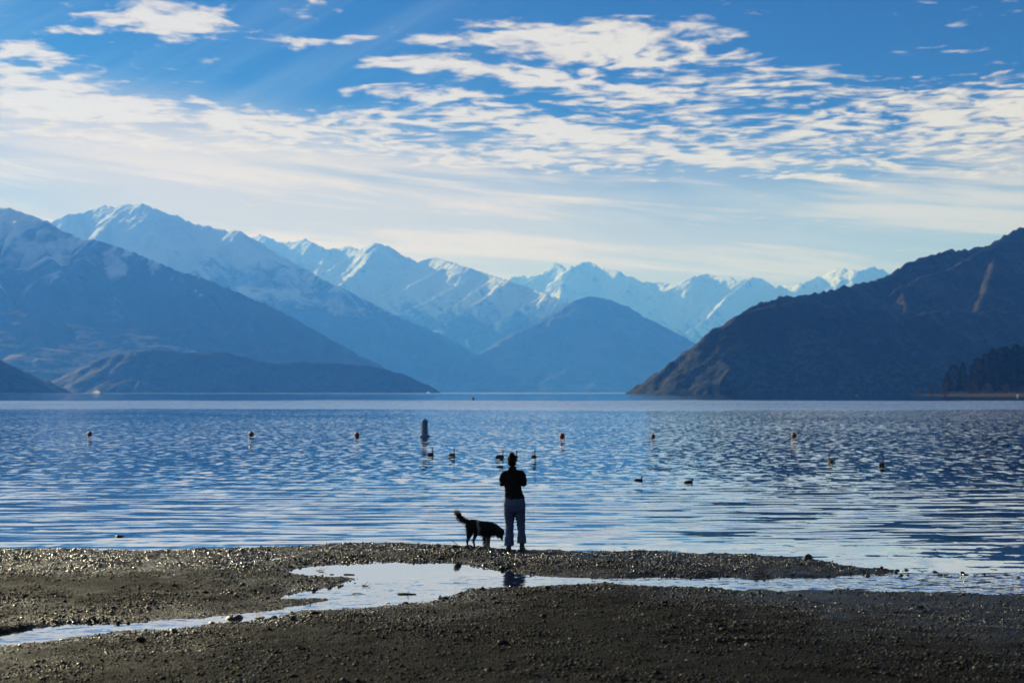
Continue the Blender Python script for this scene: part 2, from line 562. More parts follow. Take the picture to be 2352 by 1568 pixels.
# foothills with golden grass below the left massif
L9 = dl([(-300, 690), (-120, 685), (0, 703), (47, 712), (108, 733), (162, 745), (230, 752), (310, 756), (360, 772), (420, 796), (480, 818), (560, 836), (660, 846), (780, 856), (900, 872)], 6900, 6300)
L9b = dl([(-200, 770), (0, 790), (110, 800), (200, 812), (330, 838), (420, 858)], 6000, 5800)
terrain("foothills", mat_foothill, [L9, L9b] + spurs(L9, 0.30, 500, 3, spread=40), 0.42, 15, 500, 51, jag=12, gully=(150, 50), gully_full=200, rough=(260, 75),
        label="golden-grassed foothills below the left snowy mountains", category="foothills")
# sharp snow peaks behind
L3a = dl([(500, 590), (583, 542), (598, 538), (612, 542), (634, 551), (648, 556), (666, 555), (684, 555), (702, 546), (720, 556), (752, 571), (767, 569), (781, 567), (799, 566), (824, 573), (850, 562), (864, 556),
          (879, 560), (897, 568), (911, 578), (933, 589), (952, 599), (1000, 625), (1060, 660)], 18400, 16600, 420, 130)
terrain("mountain", mat_snow_far, [L3a] + spurs(L3a[1:], 0.44, 560, 14, lean=-18, spread=22), 0.80, 26, 900, 71, jag=32, gully=(260, 120), gully_full=400,
        label="sharp snow peaks showing behind the left mountain's long right slope", category="mountain")
L3b = dl([(900, 640), (940, 612), (969, 598), (997, 591), (1012, 594), (1030, 598), (1059, 609), (1080, 615), (1105, 622), (1131, 633), (1167, 642), (1203, 654), (1231, 665), (1257, 674), (1300, 692), (1380, 730), (1460, 780)], 17000, 13600, 250, 110)
terrain("mountain", mat_snow_far, [L3b] + spurs(L3b[:-3], 0.42, 520, 23, lean=-30, spread=16), 0.74, 26, 900, 91, jag=18, gully=(240, 110), gully_full=400,
        label="broad snow-dusted mountain with sunlit left flanks in the middle", category="mountain")
# cone by the lake
L4 = dl([(985, 885), (1020, 850), (1060, 828), (1113, 805), (1149, 791), (1185, 766), (1221, 748), (1257, 730), (1293, 705), (1322, 688), (1347, 681), (1372, 681), (1401, 687), (1430, 701), (1455, 717),
         (1491, 733), (1527, 751), (1563, 769), (1588, 782), (1660, 818), (1760, 860)], 10600, 12600)
terrain("mountain", mat_mid, [L4] + spurs(L4[4:-3], 0.42, 760, 33, lean=5, spread=25), 0.56, 22, 900, 111, jag=12, gully=(180, 90), gully_full=450, rough=(420, 80),
        label="bluish cone-shaped mountain by the water, left of the dark right hill", category="mountain")
# far range
L5 = dl([(1060, 690), (1120, 655), (1167, 640), (1177, 635), (1224, 634), (1249, 625), (1275, 602), (1290, 609), (1303, 616), (1314, 607), (1322, 612), (1332, 604), (1350, 600), (1362, 604), (1372, 611), (1393, 620), (1419, 624),
         (1455, 634), (1473, 647), (1509, 648), (1545, 652), (1570, 643), (1587, 634), (1623, 630), (1659, 637), (1675, 634), (1691, 641), (1727, 633), (1755, 643), (1771, 653), (1779, 662), (1795, 655),
         (1843, 651), (1863, 643), (1891, 629), (1927, 612), (1947, 619), (1971, 621), (1999, 611), (2023, 617), (2047, 627), (2120, 645), (2250, 660)], 22500, 20500, 650, 135)
terrain("mountain_range", mat_snow_far, [L5] + spurs(L5[1:], 0.42, 640, 43, lean=-28, spread=22), 0.80, 28, 1100, 131, jag=42, gully=(330, 150), gully_full=450,
        label="far jagged snow range rising above the gap in the middle", category="mountain")
# low wooded hill across the water
L7 = dl([(118, 884), (133, 872), (180, 845), (223, 825), (270, 814), (317, 804), (367, 802), (396, 807), (421, 810), (450, 807), (486, 805), (522, 809), (558, 816), (594, 827), (623, 833), (691, 829), (738, 832),
         (792, 834), (843, 838), (886, 847), (925, 858), (961, 877), (987, 890), (1000, 899.6)], 4800, 5000)
terrain("hill", mat_low, [L7], 0.45, 8, 300, 151, jag=6, gully=(90, 16), gully_full=150, rough=(120, 14),
        label="low dark wooded hill across the water, left of the middle", category="hill")
L8 = dl([(-300, 740), (-150, 772), (-60, 800), (0, 823), (29, 841), (72, 857), (108, 872), (144, 892), (156, 902)], 3300, 3600)
terrain("hill", mat_low, [L8], 0.5, 10, 420, 171, jag=6, gully=(80, 14), gully_full=150, rough=(110, 12),
        label="dark hillside running down to the water at the left edge", category="hill")
# dark hill on the right
LF = ridge([(1447, 900.6, 2160), (1483, 877, 2169), (1511, 857, 2177), (1543, 829, 2186), (1583, 801, 2197), (1611, 781, 2205), (1635, 761, 2211), (1691, 727, 2227), (1740, 705, 2241), (1800, 695, 2257), (1850, 692, 2271), (1930, 697, 2293),
            (2000, 708, 2313), (2067, 718, 2332), (2150, 712, 2355), (2250, 716, 2383), (2352, 716, 2412), (2520, 700, 2458), (2760, 690, 2525)])
LU = ridge([(1691, 725, 2232), (1723, 705, 2273), (1751, 693, 2309), (1783, 685, 2352), (1823, 679, 2404), (1871, 673, 2466), (1907, 665, 2514), (1951, 653, 2571), (2011, 643, 2649), (2051, 627, 2702), (2075, 609, 2733), (2103, 595, 2769), (2139, 585, 2817),
            (2183, 573, 2874), (2219, 573, 2921), (2251, 567, 2963), (2279, 561, 3000), (2299, 545, 3026), (2327, 531, 3062), (2352, 519, 3096), (2420, 490, 3184), (2520, 460, 3314), (2760, 430, 3628)])
LM = ridge([(2720, 500, 3126), (2500, 520, 2936), (2352, 546, 2808), (2307, 554, 2768), (2243, 582, 2712), (2171, 617, 2650), (2111, 637, 2598), (2067, 657, 2560), (2020, 690, 2520)])
terrain("hillside", mat_right, [LF, LU, LM] + spurs(LF[4:], 0.50, 120, 53, lean=-6, spread=16) + spurs(LM, 0.40, 170, 57, lean=-10, spread=16), 0.66, 5.5, 220, 191, jag=4.5, gully=(48, 20), gully_full=80, rough=(70, 15), tufts=3.2,
        label="dark brown and forested hillside sloping down to the lake on the right", category="hill")

# ------------------------------------------------------------------ water
LAND_Z = 0.0
# spit of shingle between lake and stream: far edge (lake side) left to right, then back along the stream
SPIT_PX = [(-700, 1300), (-300, 1275), (0, 1263), (250, 1262), (430, 1262), (560, 1258), (700, 1254), (820, 1250), (920, 1248), (1010, 1250), (1080, 1258), (1175, 1262), (1300, 1266), (1420, 1268), (1550, 1270), (1700, 1275),
           (1800, 1281), (1880, 1288), (1950, 1299), (2040, 1311),
           (2000, 1316), (1900, 1326), (1760, 1331), (1620, 1328), (1500, 1326), (1400, 1325), (1300, 1323), (1230, 1321), (1170, 1312), (1110, 1302), (1060, 1293), (1000, 1290), (900, 1290), (760, 1297), (690, 1304), (645, 1313),
           (700, 1322), (790, 1329), (785, 1338), (740, 1346), (690, 1354), (655, 1366), (640, 1378), (700, 1376), (780, 1368), (770, 1376), (690, 1388), (620, 1400), (560, 1409), (440, 1421), (300, 1428), (200, 1431), (100, 1440), (0, 1448),
           (-200, 1470), (-600, 1520)]
BEACH_PX = [(-600, 1640), (-200, 1545), (0, 1486), (90, 1474), (180, 1461), (300, 1450), (420, 1440), (520, 1428), (620, 1418), (700, 1404), (800, 1396), (900, 1388), (980, 1378), (1050, 1364), (1120, 1351), (1200, 1346),
            (1300, 1342), (1400, 1344), (1500, 1348), (1600, 1353), (1700, 1357), (1800, 1359), (1900, 1358), (2050, 1360), (2200, 1364), (2352, 1368), (2700, 1372), (3200, 1380)]
POOL = 0.19                   # the pool is dammed up a little above the lake


def px_level(px):
    t = min(max((2030 - px) / 700.0, 0), 1)
    return POOL * t * t * (3 - 2 * t)


N_LAKE = 20                   # the first points of the spit lie on the lake side
SPIT = np.array([px_ground(p[0], p[1], 0.0 if i < N_LAKE else px_level(p[0])) for i, p in enumerate(SPIT_PX)])
BEACH = np.array([px_ground(p[0], p[1], px_level(p[0])) for p in BEACH_PX])
LAKE_EDGE = SPIT[:N_LAKE].copy()
POOL_EDGE = np.array([px_ground(p[0], p[1], px_level(p[0])) for p in [(-700, 1420), (-200, 1400), (0, 1390), (300, 1370), (500, 1345), (620, 1318), (690, 1304), (760, 1297), (900, 1290), (1000, 1290), (1060, 1293), (1110, 1302), (1170, 1312), (1230, 1321), (1300, 1323), (1500, 1326), (1760, 1331), (1900, 1326), (2000, 1317)]])
SPIT = np.vstack([[(-260, SPIT[0][1] + 4)], SPIT, [(-260, SPIT[-1][1] - 6)]])
BEACH = np.vstack([[(-260, BEACH[0][1] - 6)], BEACH, [(300, BEACH[-1][1] + 3), (300, -200), (-260, -200)]])


def level_x(X):
    """water level of the pool and stream, falling to the lake on the right"""
    x1, x0 = px_ground(2030, 1318)[0], px_ground(1330, 1330, POOL)[0]
    t = np.clip((x1 - X) / (x1 - x0), 0, 1)
    return POOL * t * t * (3 - 2 * t)


def level(X, Y):
    yl = np.interp(X, LAKE_EDGE[:, 0], LAKE_EDGE[:, 1])
    yp = np.interp(X, POOL_EDGE[:, 0], POOL_EDGE[:, 1])
    t = np.clip(((Y - yp) / np.maximum(yl - yp, 0.2) - 0.05) / 0.8, 0, 1)
    return level_x(X) * (1 - t * t * (3 - 2 * t))


def seam_y(X):
    yl = np.interp(X, LAKE_EDGE[:, 0], LAKE_EDGE[:, 1])
    yp = np.interp(X, POOL_EDGE[:, 0], POOL_EDGE[:, 1])
    return yp + 0.42 * (yl - yp)


def sdf(poly, X, Y):
    d = np.full(X.shape, 1e18)
    inside = np.zeros(X.shape, bool)
    n = len(poly)
    for i in range(n):
        ax, ay = poly[i]
        bx, by = poly[(i + 1) % n]
        ex, ey = bx - ax, by - ay
        t = np.clip(((X - ax) * ex + (Y - ay) * ey) / max(ex * ex + ey * ey, 1e-9), 0, 1)
        d = np.minimum(d, (X - ax - ex * t) ** 2 + (Y - ay - ey * t) ** 2)
        if ay != by:
            c = ((ay > Y) != (by > Y)) & (X < (bx - ax) * (Y - ay) / (by - ay) + ax)
            inside ^= c
    return np.where(inside, 1, -1) * np.sqrt(d)


def ground_z(X, Y, fine=True):
    X, Y = np.asarray(X, float), np.asarray(Y, float)
    wob = fbm(X / 0.9, Y / 1.3, 5, 4) * 0.30
    d1 = sdf(SPIT, X, Y) + wob
    d2 = sdf(BEACH, X, Y) + wob
    # the spit is low: some hollows of it hold water
    z1 = np.where(d1 > 0, 0.075 * (1 - np.exp(-d1 / 0.55)) + 0.012 * np.clip(d1, 0, 3), np.maximum(d1 * 0.13, -0.16 + 0.03 * d1))
    z2 = np.where(d2 > 0, 0.06 * (1 - np.exp(-d2 / 0.5)) + 0.024 * d2 + 0.0016 * np.clip(d2, 0, 20) ** 2, np.maximum(d2 * 0.13, -0.16 + 0.03 * d2))
    z = np.maximum(z1, z2)
    z = np.maximum(z, -2.5) + level(X, Y)
    # hollow behind the crest, where the shingle is half drowned
    hx, hy = px_ground(880, 1274)
    hol = np.exp(-((X - hx) / 1.9) ** 2 - ((Y - hy) / 0.55) ** 2)
    z = z - 0.10 * hol
    hx, hy = px_ground(330, 1276)
    z = z - 0.045 * np.exp(-((X - hx) / 3.2) ** 2 - ((Y - hy) / 0.7) ** 2)
    # shoal off the tip of the spit
    tx, ty = px_ground(2190, 1318)
    shoal = np.exp(-((X - tx) / 1.7) ** 2 - ((Y - ty) / 0.75) ** 2)
    z = np.where(z < -0.012, z + (-0.012 - z) * shoal, z)
    # gravel bars break the left arm of the stream
    z = z + np.clip((-4.2 - X) / 1.5, 0, 1) * np.clip((23.5 - Y) / 1.0, 0, 1) * np.clip(1 - np.abs(np.maximum(d1, d2)) / 0.5, 0, 1) * np.clip(fbm(X / 0.6, Y / 0.22, 91, 4) * 0.22 + 0.022, -.02, .06)
    if fine:
        land = np.clip(np.maximum(d1, d2) / 0.5 + 0.6, 0.15, 1)
        z = z + land * (fbm(X / 0.5, Y / 0.42, 61, 4) * 0.042 + fbm(X / 2.4, Y / 2.4, 67, 2) * 0.035)
    return z


def water_mat(name, calm):
    m, nt, out = new_mat(name)
    geo = nt.node('ShaderNodeNewGeometry')
    P = geo.outputs['Position']
    x, y, z = nt.sep(P)

    def slope(sx, sy, rot, detail, rough, off):
        c, s = math.cos(R(rot)), math.sin(R(rot))
        xr = nt.m('ADD', nt.m('MULTIPLY', x, c * sx), nt.m('MULTIPLY', y, s * sx))
        yr = nt.m('ADD', nt.m('MULTIPLY', x, -s * sy), nt.m('MULTIPLY', y, c * sy))
        n = nt.noise(nt.comb(xr, yr, off), 1.0, detail, rough, color=True)
        return nt.vm('SUBTRACT', n, (0.5, 0.5, 0.5))
    if not calm:
        near = nt.sstep(y, 62.0, 30.0)                     # long parallel ripples by the shore
        s1 = slope(0.42, 2.6, 2.0, 3.0, 0.5, 1.7)          # long-crested ripples
        s2 = slope(2.6, 1.25, -6.0, 3.0, 0.62, 8.3)        # open-water wavelets
        s3 = slope(0.05, 0.035, 12.0, 3.0, 0.5, 4.4)        # slow heave: lanes and patches
        s4 = slope(0.010, 0.0045, 0.0, 2.0, 0.5, 14.4)      # wind lanes
        edge = nt.sep(slope(0.02, 0.02, 0, 4.0, 0.55, 2.2))[0]
        yb = nt.m('ADD', y, nt.m('MULTIPLY', nt.m('MULTIPLY', edge, y), 0.30))
        band = nt.m('MULTIPLY', nt.sstep(yb, 225.0, 250.0), nt.sstep(yb, 480.0, 440.0))
        far = nt.sstep(yb, 440.0, 490.0)
        # how steep the wavelets are
        shoreline = nt.sstep(y, 2400.0, 2900.0)
        amp_mid = nt.mixf(band, nt.mixf(far, 0.46, nt.mixf(shoreline, 0.17, 1.6)), 1.9)
        gust = nt.m('ADD', 1.0, nt.m('MULTIPLY', nt.sep(s4)[0], 1.6))
        amp_mid = nt.m('MULTIPLY', amp_mid, gust)
        shore = nt.sstep(y, 24.6, 28.5)
        a1 = nt.m('MULTIPLY', nt.m('MULTIPLY', near, 0.40), nt.mixf(shore, 0.25, 1.0))
        a2 = nt.m('MULTIPLY', amp_mid, nt.mixf(near, 1.0, 0.2))
        v = nt.vm('SCALE', s1, scale=a1)
        v = nt.vm('ADD', v, nt.vm('SCALE', s2, scale=a2))
        v = nt.vm('ADD', v, nt.vm('SCALE', s3, scale=nt.mixf(far, 0.06, 0.012)))
        bias = 0.0
        rough = nt.mixf(band, 0.015, 0.03)
    else:
        s1 = slope(2.2, 7.0, 14.0, 3.0, 0.6, 3.3)
        s2 = slope(9.0, 16.0, -8.0, 3.0, 0.6, 6.1)
        # running water on the right and along the near bank, still pool in the middle
        pool = nt.m('MULTIPLY', nt.sstep(x, -4.8, -3.4), nt.sstep(x, 0.9, 0.0))
        near_bank = nt.sstep(nt.m('SUBTRACT', y, nt.m('MULTIPLY', x, 0.55)), 21.2, 20.2)
        flow = nt.m('MAXIMUM', nt.m('SUBTRACT', 1.0, pool), nt.m('MULTIPLY', near_bank, 0.8))
        k = nt.mixf(flow, 0.006, nt.mixf(nt.sstep(x, 1.5, 5.0), 0.22, 0.42))
        v = nt.vm('SCALE', nt.vm('ADD', s1, nt.vm('SCALE', s2, scale=0.7)), scale=k)
        rough = 0.02
    # at grazing view only the wavelet faces turned to the viewer are seen: fold hidden faces over
    vx, vy, vz = nt.sep(v)
    ix, iy, iz = nt.sep(nt.node('ShaderNodeNewGeometry').outputs['Incoming'])
    iz = nt.m('ABSOLUTE', iz)
    hl = nt.m('SQRT', nt.m('ADD', nt.m('MULTIPLY', ix, ix), nt.m('ADD', nt.m('MULTIPLY', iy, iy), 1e-6)))
    ux, uy = nt.m('DIVIDE', ix, hl), nt.m('DIVIDE', iy, hl)
    cc = nt.m('ADD', nt.m('MULTIPLY', vx, ux), nt.m('MULTIPLY', vy, uy))
    dc = nt.m('SUBTRACT', nt.m('SUBTRACT', nt.m('ABSOLUTE', nt.m('ADD', cc, iz)), iz), cc)
    vx = nt.m('MULTIPLY_ADD', dc, ux, vx)
    vy = nt.m('MULTIPLY_ADD', dc, uy, vy)
    N = nt.vm('NORMALIZE', nt.comb(vx, vy, 1.0))
    gl = nt.node('ShaderNodeBsdfGlossy', distribution='GGX')
    gl.inputs['Color'].default_value = (0.97, 0.98, 1.0, 1)
    nt.put(gl.inputs['Roughness'], rough)
    nt.l.new(N, gl.inputs['Normal'])
    body = nt.node('ShaderNodeBsdfDiffuse')
    body.inputs['Color'].default_value = (0.012, 0.030, 0.055, 1)
    tr = nt.node('ShaderNodeBsdfTransparent')
    tr.inputs['Color'].default_value = (0.72, 0.78, 0.76, 1)
    mb = nt.node('ShaderNodeMixShader')
    if calm:
        mb.inputs[0].default_value = 0.25
    else:
        nt.l.new(nt.sstep(y, 25.5, 30.0), mb.inputs[0])
    nt.l.new(tr.outputs[0], mb.inputs[1])
    nt.l.new(body.outputs[0], mb.inputs[2])
    fr = nt.node('ShaderNodeFresnel')
    fr.inputs['IOR'].default_value = 1.34
    nt.l.new(N, fr.inputs['Normal'])
    ms = nt.node('ShaderNodeMixShader')
    nt.l.new(nt.m('POWER', fr.outputs[0], 0.28 if calm else 0.26), ms.inputs[0])
    nt.l.new(mb.outputs[0], ms.inputs[1])
    nt.l.new(gl.outputs[0], ms.inputs[2])
    nt.l.new(ms.outputs[0], out.inputs[0])
    return m


mat_lake = water_mat("lake_water", False)
mat_stream = water_mat("stream_water", True)
sx_ = np.unique(np.concatenate([np.linspace(-260, -16, 14), np.linspace(-16, 16, 90), np.linspace(16, 300, 14)]))
sy_ = seam_y(sx_)
lv = [(x, y, 0.0) for x, y in zip(sx_, sy_)] + [(300, 120, 0), (13000, 3000, 0), (13000, 25500, 0), (-13000, 25500, 0), (-13000, 3000, 0), (-260, 120, 0)]
obj("lake", mesh_from("lake", lv, [list(range(len(lv)))], False), mat_lake, kind='structure', label="calm rippled blue lake reaching to the mountains", category="lake")
sv = np.array([(x, y + (7.0 - y) * r / 8.0, z) for r in range(9) for x, y, z in zip(sx_, sy_, level_x(sx_))])
obj("stream", mesh_from("stream", sv, grid_faces(len(sx_), 9)[:, ::-1].copy(), True), mat_stream, kind='structure', label="shallow stream and still puddle between shingle spit and beach", category="stream")


# ------------------------------------------------------------------ beach
def gravel_mat(name, pebble=False):
    m, nt, out = new_mat(name)
    geo = nt.node('ShaderNodeNewGeometry')
    P = geo.outputs['Position']
    x, y, z = nt.sep(P)
    n1 = nt.noise(P, 1.1, 5.0, 0.6)
    n2 = nt.noise(P, 38.0, 4.0, 0.65)
    wet = nt.sstep(nt.m('ADD', z, nt.m('MULTIPLY', nt.m('SUBTRACT', n1, 0.5), 0.22)), 0.34, 0.17)
    if pebble:
        a = nt.node('ShaderNodeAttribute', attribute_name="tint")
        c = a.outputs['Color']
        v = nt.noise(P, 120.0, 3.0, 0.6)
        c = nt.mix(nt.m('MULTIPLY', nt.sstep(v, .35, .7), 0.35), c, (0.05, 0.045, 0.04))
    else:
        vo = nt.node('ShaderNodeTexVoronoi')
        vo.inputs['Scale'].default_value = 62.0
        nt.l.new(P, vo.inputs['Vector'])
        r0, r1, r2_ = nt.sep(vo.outputs['Color'])
        c = nt.mix(nt.m('POWER', r0, 2.2), (0.004, 0.004, 0.004), (0.023, 0.0228, 0.0220))
        c = nt.mix(nt.m('MULTIPLY', nt.sstep(n2, 0.45, 0.66), 0.5), c, (0.014, 0.012, 0.010))
        c = nt.mix(nt.m('MULTIPLY', nt.sstep(n1, 0.5, 0.72), 0.4), c, (0.018, 0.013, 0.009))
    hs = nt.node('ShaderNodeHueSaturation')
    nt.l.new(nt.mixf(wet, 1.0, 0.75), hs.inputs['Value'])
    nt.l.new(c, hs.inputs['Color'])
    bs = nt.node('ShaderNodeBsdfPrincipled')
    nt.l.new(hs.outputs[0], bs.inputs['Base Color'])
    nt.l.new(nt.mixf(wet, 0.55 if pebble else 0.75, 0.20 if pebble else 0.34), bs.inputs['Roughness'])
    nt.put(bs.inputs['Specular IOR Level'], nt.mixf(wet, 0.04, 0.28 if pebble else 0.08))
    if not pebble:
        b = nt.node('ShaderNodeBump')
        b.inputs['Distance'].default_value = 0.022
        b.inputs['Strength'].default_value = 1.0
        nt.l.new(nt.m('SUBTRACT', nt.m('MULTIPLY', nt.noise(P, 14.0, 3.0, 0.6), 1.6), nt.m('MULTIPLY', vo.outputs['Distance'], 0.9)), b.inputs['Height'])
        nt.l.new(b.outputs[0], bs.inputs['Normal'])
    nt.l.new(bs.outputs[0], out.inputs[0])
    return m


mat_gravel = gravel_mat("gravel_ground")
mat_pebble = gravel_mat("pebble_stone", True)


def spread(a, b, step, lo, hi, grow=1.35):
    core = list(np.arange(a, b + 1e-6, step))
    s, v = step, a
    left = []
    while v > lo:
        s *= grow
        v -= s
        left.append(v)
    s, v = step, b
    right = []
    while v < hi:
        s *= grow
        v += s
        right.append(v)
    return np.array(left[::-1] + core + right)


gxs = spread(-11.5, 11.5, 0.065, -200, 240)
gys = spread(9.0, 27.5, 0.065, -150, 60)
GX, GY = np.meshgrid(gxs, gys)
bz = ground_z(GX.ravel(), GY.ravel())
bm_ = mesh_from("beach", np.stack([GX.ravel(), GY.ravel(), bz], 1), grid_faces(len(gxs), len(gys)))
obj("beach", bm_, mat_gravel, kind='structure', label="dark wet shingle beach in the foreground with a spit", category="beach")

# loose pebbles, uncountable: one object
ICO_V = []
ph = (1 + 5 ** 0.5) / 2
for s1 in (-1, 1):
    for s2 in (-1, 1):
        ICO_V += [(0, s1, s2 * ph), (s1, s2 * ph, 0), (s2 * ph, 0, s1)]
ICO_V = np.array(ICO_V) / math.sqrt(1 + ph * ph)
_el = min(np.linalg.norm(ICO_V[0] - ICO_V[j]) for j in range(1, 12)) * 1.05
ICO_F = []
for i in range(12):
    for j in range(i + 1, 12):
        for k_ in range(j + 1, 12):
            if all(np.linalg.norm(ICO_V[p] - ICO_V[q]) < _el for p, q in ((i, j), (j, k_), (i, k_))):
                a, b, c = ICO_V[i], ICO_V[j], ICO_V[k_]
                ICO_F.append((i, j, k_) if np.dot(np.cross(b - a, c - a), a + b + c) > 0 else (i, k_, j))
ICO_F = np.array(ICO_F)


def pebbles(n, seed, ylo, yhi, size, margin=1.3):
    rng = np.random.default_rng(seed)
    Y = ylo + (yhi - ylo) * rng.random(n * 2) ** 0.85
    X = (rng.random(n * 2) * 2 - 1) * (0.37 * Y + margin)
    keep = rng.random(n * 2) < (0.37 * Y + margin) / (0.37 * yhi + margin)
    X, Y = X[keep][:n], Y[keep][:n]
    patch = fbm(X / 1.5, Y / 1.5, 77, 3)
    Z = ground_z(X, Y)
    s = size * np.exp(rng.normal(0, 0.36, len(X))) * (1 + 0.5 * patch)
    if seed == 8:                       # stones standing in the shallows by the spit's tip
        tx, ty = px_ground(2190, 1318)
        ok = (rng.random(len(X)) < 0.5 * np.exp(-((X - tx) / 1.5) ** 2 - ((Y - ty) / 0.6) ** 2)) & (Z > -0.03)
        return X[ok], Y[ok], Z[ok], s[ok], rng
    ok = (Z > -0.02 - 0.25 * s) & (rng.random(len(X)) < 0.72 + patch)
    return X[ok], Y[ok], Z[ok], s[ok], rng


BIP_V = np.array([(math.cos(a), math.sin(a), 0.0) for a in np.linspace(0, 2 * math.pi, 7)[:-1]] + [(0.1, 0, 0.95), (0, 0, -0.9)])
BIP_F = np.array([(k_, (k_ + 1) % 6, 6) for k_ in range(6)] + [((k_ + 1) % 6, k_, 7) for k_ in range(6)])
parts = [(BIP_V, BIP_F, pebbles(105000, 1, 10.3, 27.5, 0.0105)), (BIP_V, BIP_F, pebbles(62000, 4, 9.5, 18, 0.0078)), (BIP_V, BIP_F, pebbles(45000, 6, 20.5, 27.5, 0.012)),
         (ICO_V, ICO_F, pebbles(16000, 2, 20.5, 27.5, 0.016)), (ICO_V, ICO_F, pebbles(3200, 3, 10.5, 27.5, 0.019)), (ICO_V, ICO_F, pebbles(5000, 8, 21.0, 24.0, 0.024))]
allv, allf, allc, off = [], [], [], 0
for (BV, BF, (X, Y, Z, s, rng)) in parts:
    n, nv = len(X), len(BV)
    variants = np.array([BV * (1 + 0.22 * np.random.default_rng(100 + i).normal(size=(nv, 1))).clip(0.65, 1.4) for i in range(14)])
    V = variants[rng.integers(0, 14, n)]
    sc = np.stack([s * rng.uniform(.85, 1.35, n), s * rng.uniform(.7, 1.1, n), s * rng.uniform(.42, .8, n)], 1)
    V = V * sc[:, None, :]
    tl = rng.normal(0, 0.32, n)
    ct, st = np.cos(tl)[:, None], np.sin(tl)[:, None]
    V = np.stack([V[..., 0], V[..., 1] * ct - V[..., 2] * st, V[..., 1] * st + V[..., 2] * ct], -1)
    ya = rng.uniform(0, 6.283, n)
    ca, sa = np.cos(ya)[:, None], np.sin(ya)[:, None]
    V = np.stack([V[..., 0] * ca - V[..., 1] * sa, V[..., 0] * sa + V[..., 1] * ca, V[..., 2]], -1)
    V += np.stack([X, Y, Z + sc[:, 2] * 0.30], 1)[:, None, :]
    allv.append(V.reshape(-1, 3))
    allf.append((BF[None] + (np.arange(n) * nv)[:, None, None] + off).reshape(-1, 3))
    off += n * nv
    g = np.exp(rng.normal(-3.85, 0.9, n)).clip(0.005, 0.26)
    pale = rng.random(n) < 0.045
    g = np.where(pale, rng.uniform(.12, .34, n), g)
    warm = rng.normal(-0.03, 0.10, n)
    cc = np.stack([g * (1 + warm), g, g * (1 - warm * 1.3)], 1)
    allc.append(np.repeat(cc, nv, 0))
pm = mesh_from("pebbles", np.vstack(allv), np.vstack(allf))
add_color(pm, np.vstack(allc))
obj("pebbles", pm, mat_pebble, kind='stuff', label="loose wet grey and brown pebbles covering the beach", category="pebbles")


# ------------------------------------------------------------------ solid-shape helpers for figures
def ring_tube(path, radii, seg=14, up=(0, 1, 0)):
    """closed tube along a path; radii are (across, along-up) pairs or numbers"""
    path = [Vector(p) for p in path]
    V, Fc = [], []
    n = len(path)
    for i, p in enumerate(path):
        t = (path[min(i + 1, n - 1)] - path[max(i - 1, 0)]).normalized()
        u = Vector(up)
        u = (u - t * u.dot(t))
        if u.length < 1e-4:
            u = Vector((1, 0, 0)) - t * t.x
        u.normalize()
        s = t.cross(u)
        r = radii[i]
        ra, rb = r if isinstance(r, tuple) else (r, r)
        for k in range(seg):
            a = 2 * math.pi * k / seg
            V.append(p + s * (math.cos(a) * ra) + u * (math.sin(a) * rb))
    for i in range(n - 1):
        for k in range(seg):
            k2 = (k + 1) % seg
            Fc.append((i * seg + k, i * seg + k2, (i + 1) * seg + k2, (i + 1) * seg + k))
    Fc.append(tuple(range(seg))[::-1])
    Fc.append(tuple((n - 1) * seg + k for k in range(seg)))
    return [tuple(v) for v in V], Fc


def ball(c, r, seg=18, rings=10, rot=None):
    c = Vector(c)
    V, Fc = [], []
    M = rot.to_matrix() if rot is not None else Matrix.Identity(3)
    for i in range(1, rings):
        th = math.pi * i / rings
        for k in range(seg):
            a = 2 * math.pi * k / seg
            V.append(c + M @ Vector((r[0] * math.sin(th) * math.cos(a), r[1] * math.sin(th) * math.sin(a), r[2] * math.cos(th))))
    V.append(c + M @ Vector((0, 0, r[2])))
    V.append(c + M @ Vector((0, 0, -r[2])))
    top, bot = len(V) - 2, len(V) - 1
    for i in range(rings - 2):
        for k in range(seg):
            k2 = (k + 1) % seg
            Fc.append((i * seg + k, (i + 1) * seg + k, (i + 1) * seg + k2, i * seg + k2))
    for k in range(seg):
        k2 = (k + 1) % seg
        Fc.append((top, k, k2))
        Fc.append((bot, (rings - 2) * seg + k2, (rings - 2) * seg + k))
    return [tuple(v) for v in V], Fc


def join(shapes):
    V, Fc = [], []
    for v, f in shapes:
        o = len(V)
        V += list(v)
        Fc += [tuple(i + o for i in q) for q in f]
    return V, Fc


def fuse(name, shapes, voxel, smooth=6):
    """one continuous surface grown round overlapping shapes"""
    V, Fc = join(shapes)
    me = bpy.data.meshes.new("tmp")
    me.from_pydata(V, [], Fc)
    o = bpy.data.objects.new("tmp", me)
    col.objects.link(o)
    r = o.modifiers.new("r", 'REMESH')
    r.mode = 'VOXEL'
    r.voxel_size = voxel
    r.use_smooth_shade = True
    if smooth:
        s = o.modifiers.new("s", 'SMOOTH')
        s.factor = 0.5
        s.iterations = smooth
    dg = bpy.context.evaluated_depsgraph_get()
    res = bpy.data.meshes.new_from_object(o.evaluated_get(dg))
    bpy.data.objects.remove(o)
    bpy.data.meshes.remove(me)
    res.name = name
    res.polygons.foreach_set("use_smooth", np.full(len(res.polygons), True))
    return res


def coords(me):
    a = np.empty(len(me.vertices) * 3, np.float32)
    me.vertices.foreach_get("co", a)
    return a.reshape(-1, 3)


def displace(me, fn):
    c = coords(me)
    nrm = np.empty(len(me.vertices) * 3, np.float32)
    me.vertices.foreach_get("normal", nrm)
    c = c + nrm.reshape(-1, 3) * fn(c)[:, None]
    me.vertices.foreach_set("co", c.astype(np.float32).ravel())
    me.update()


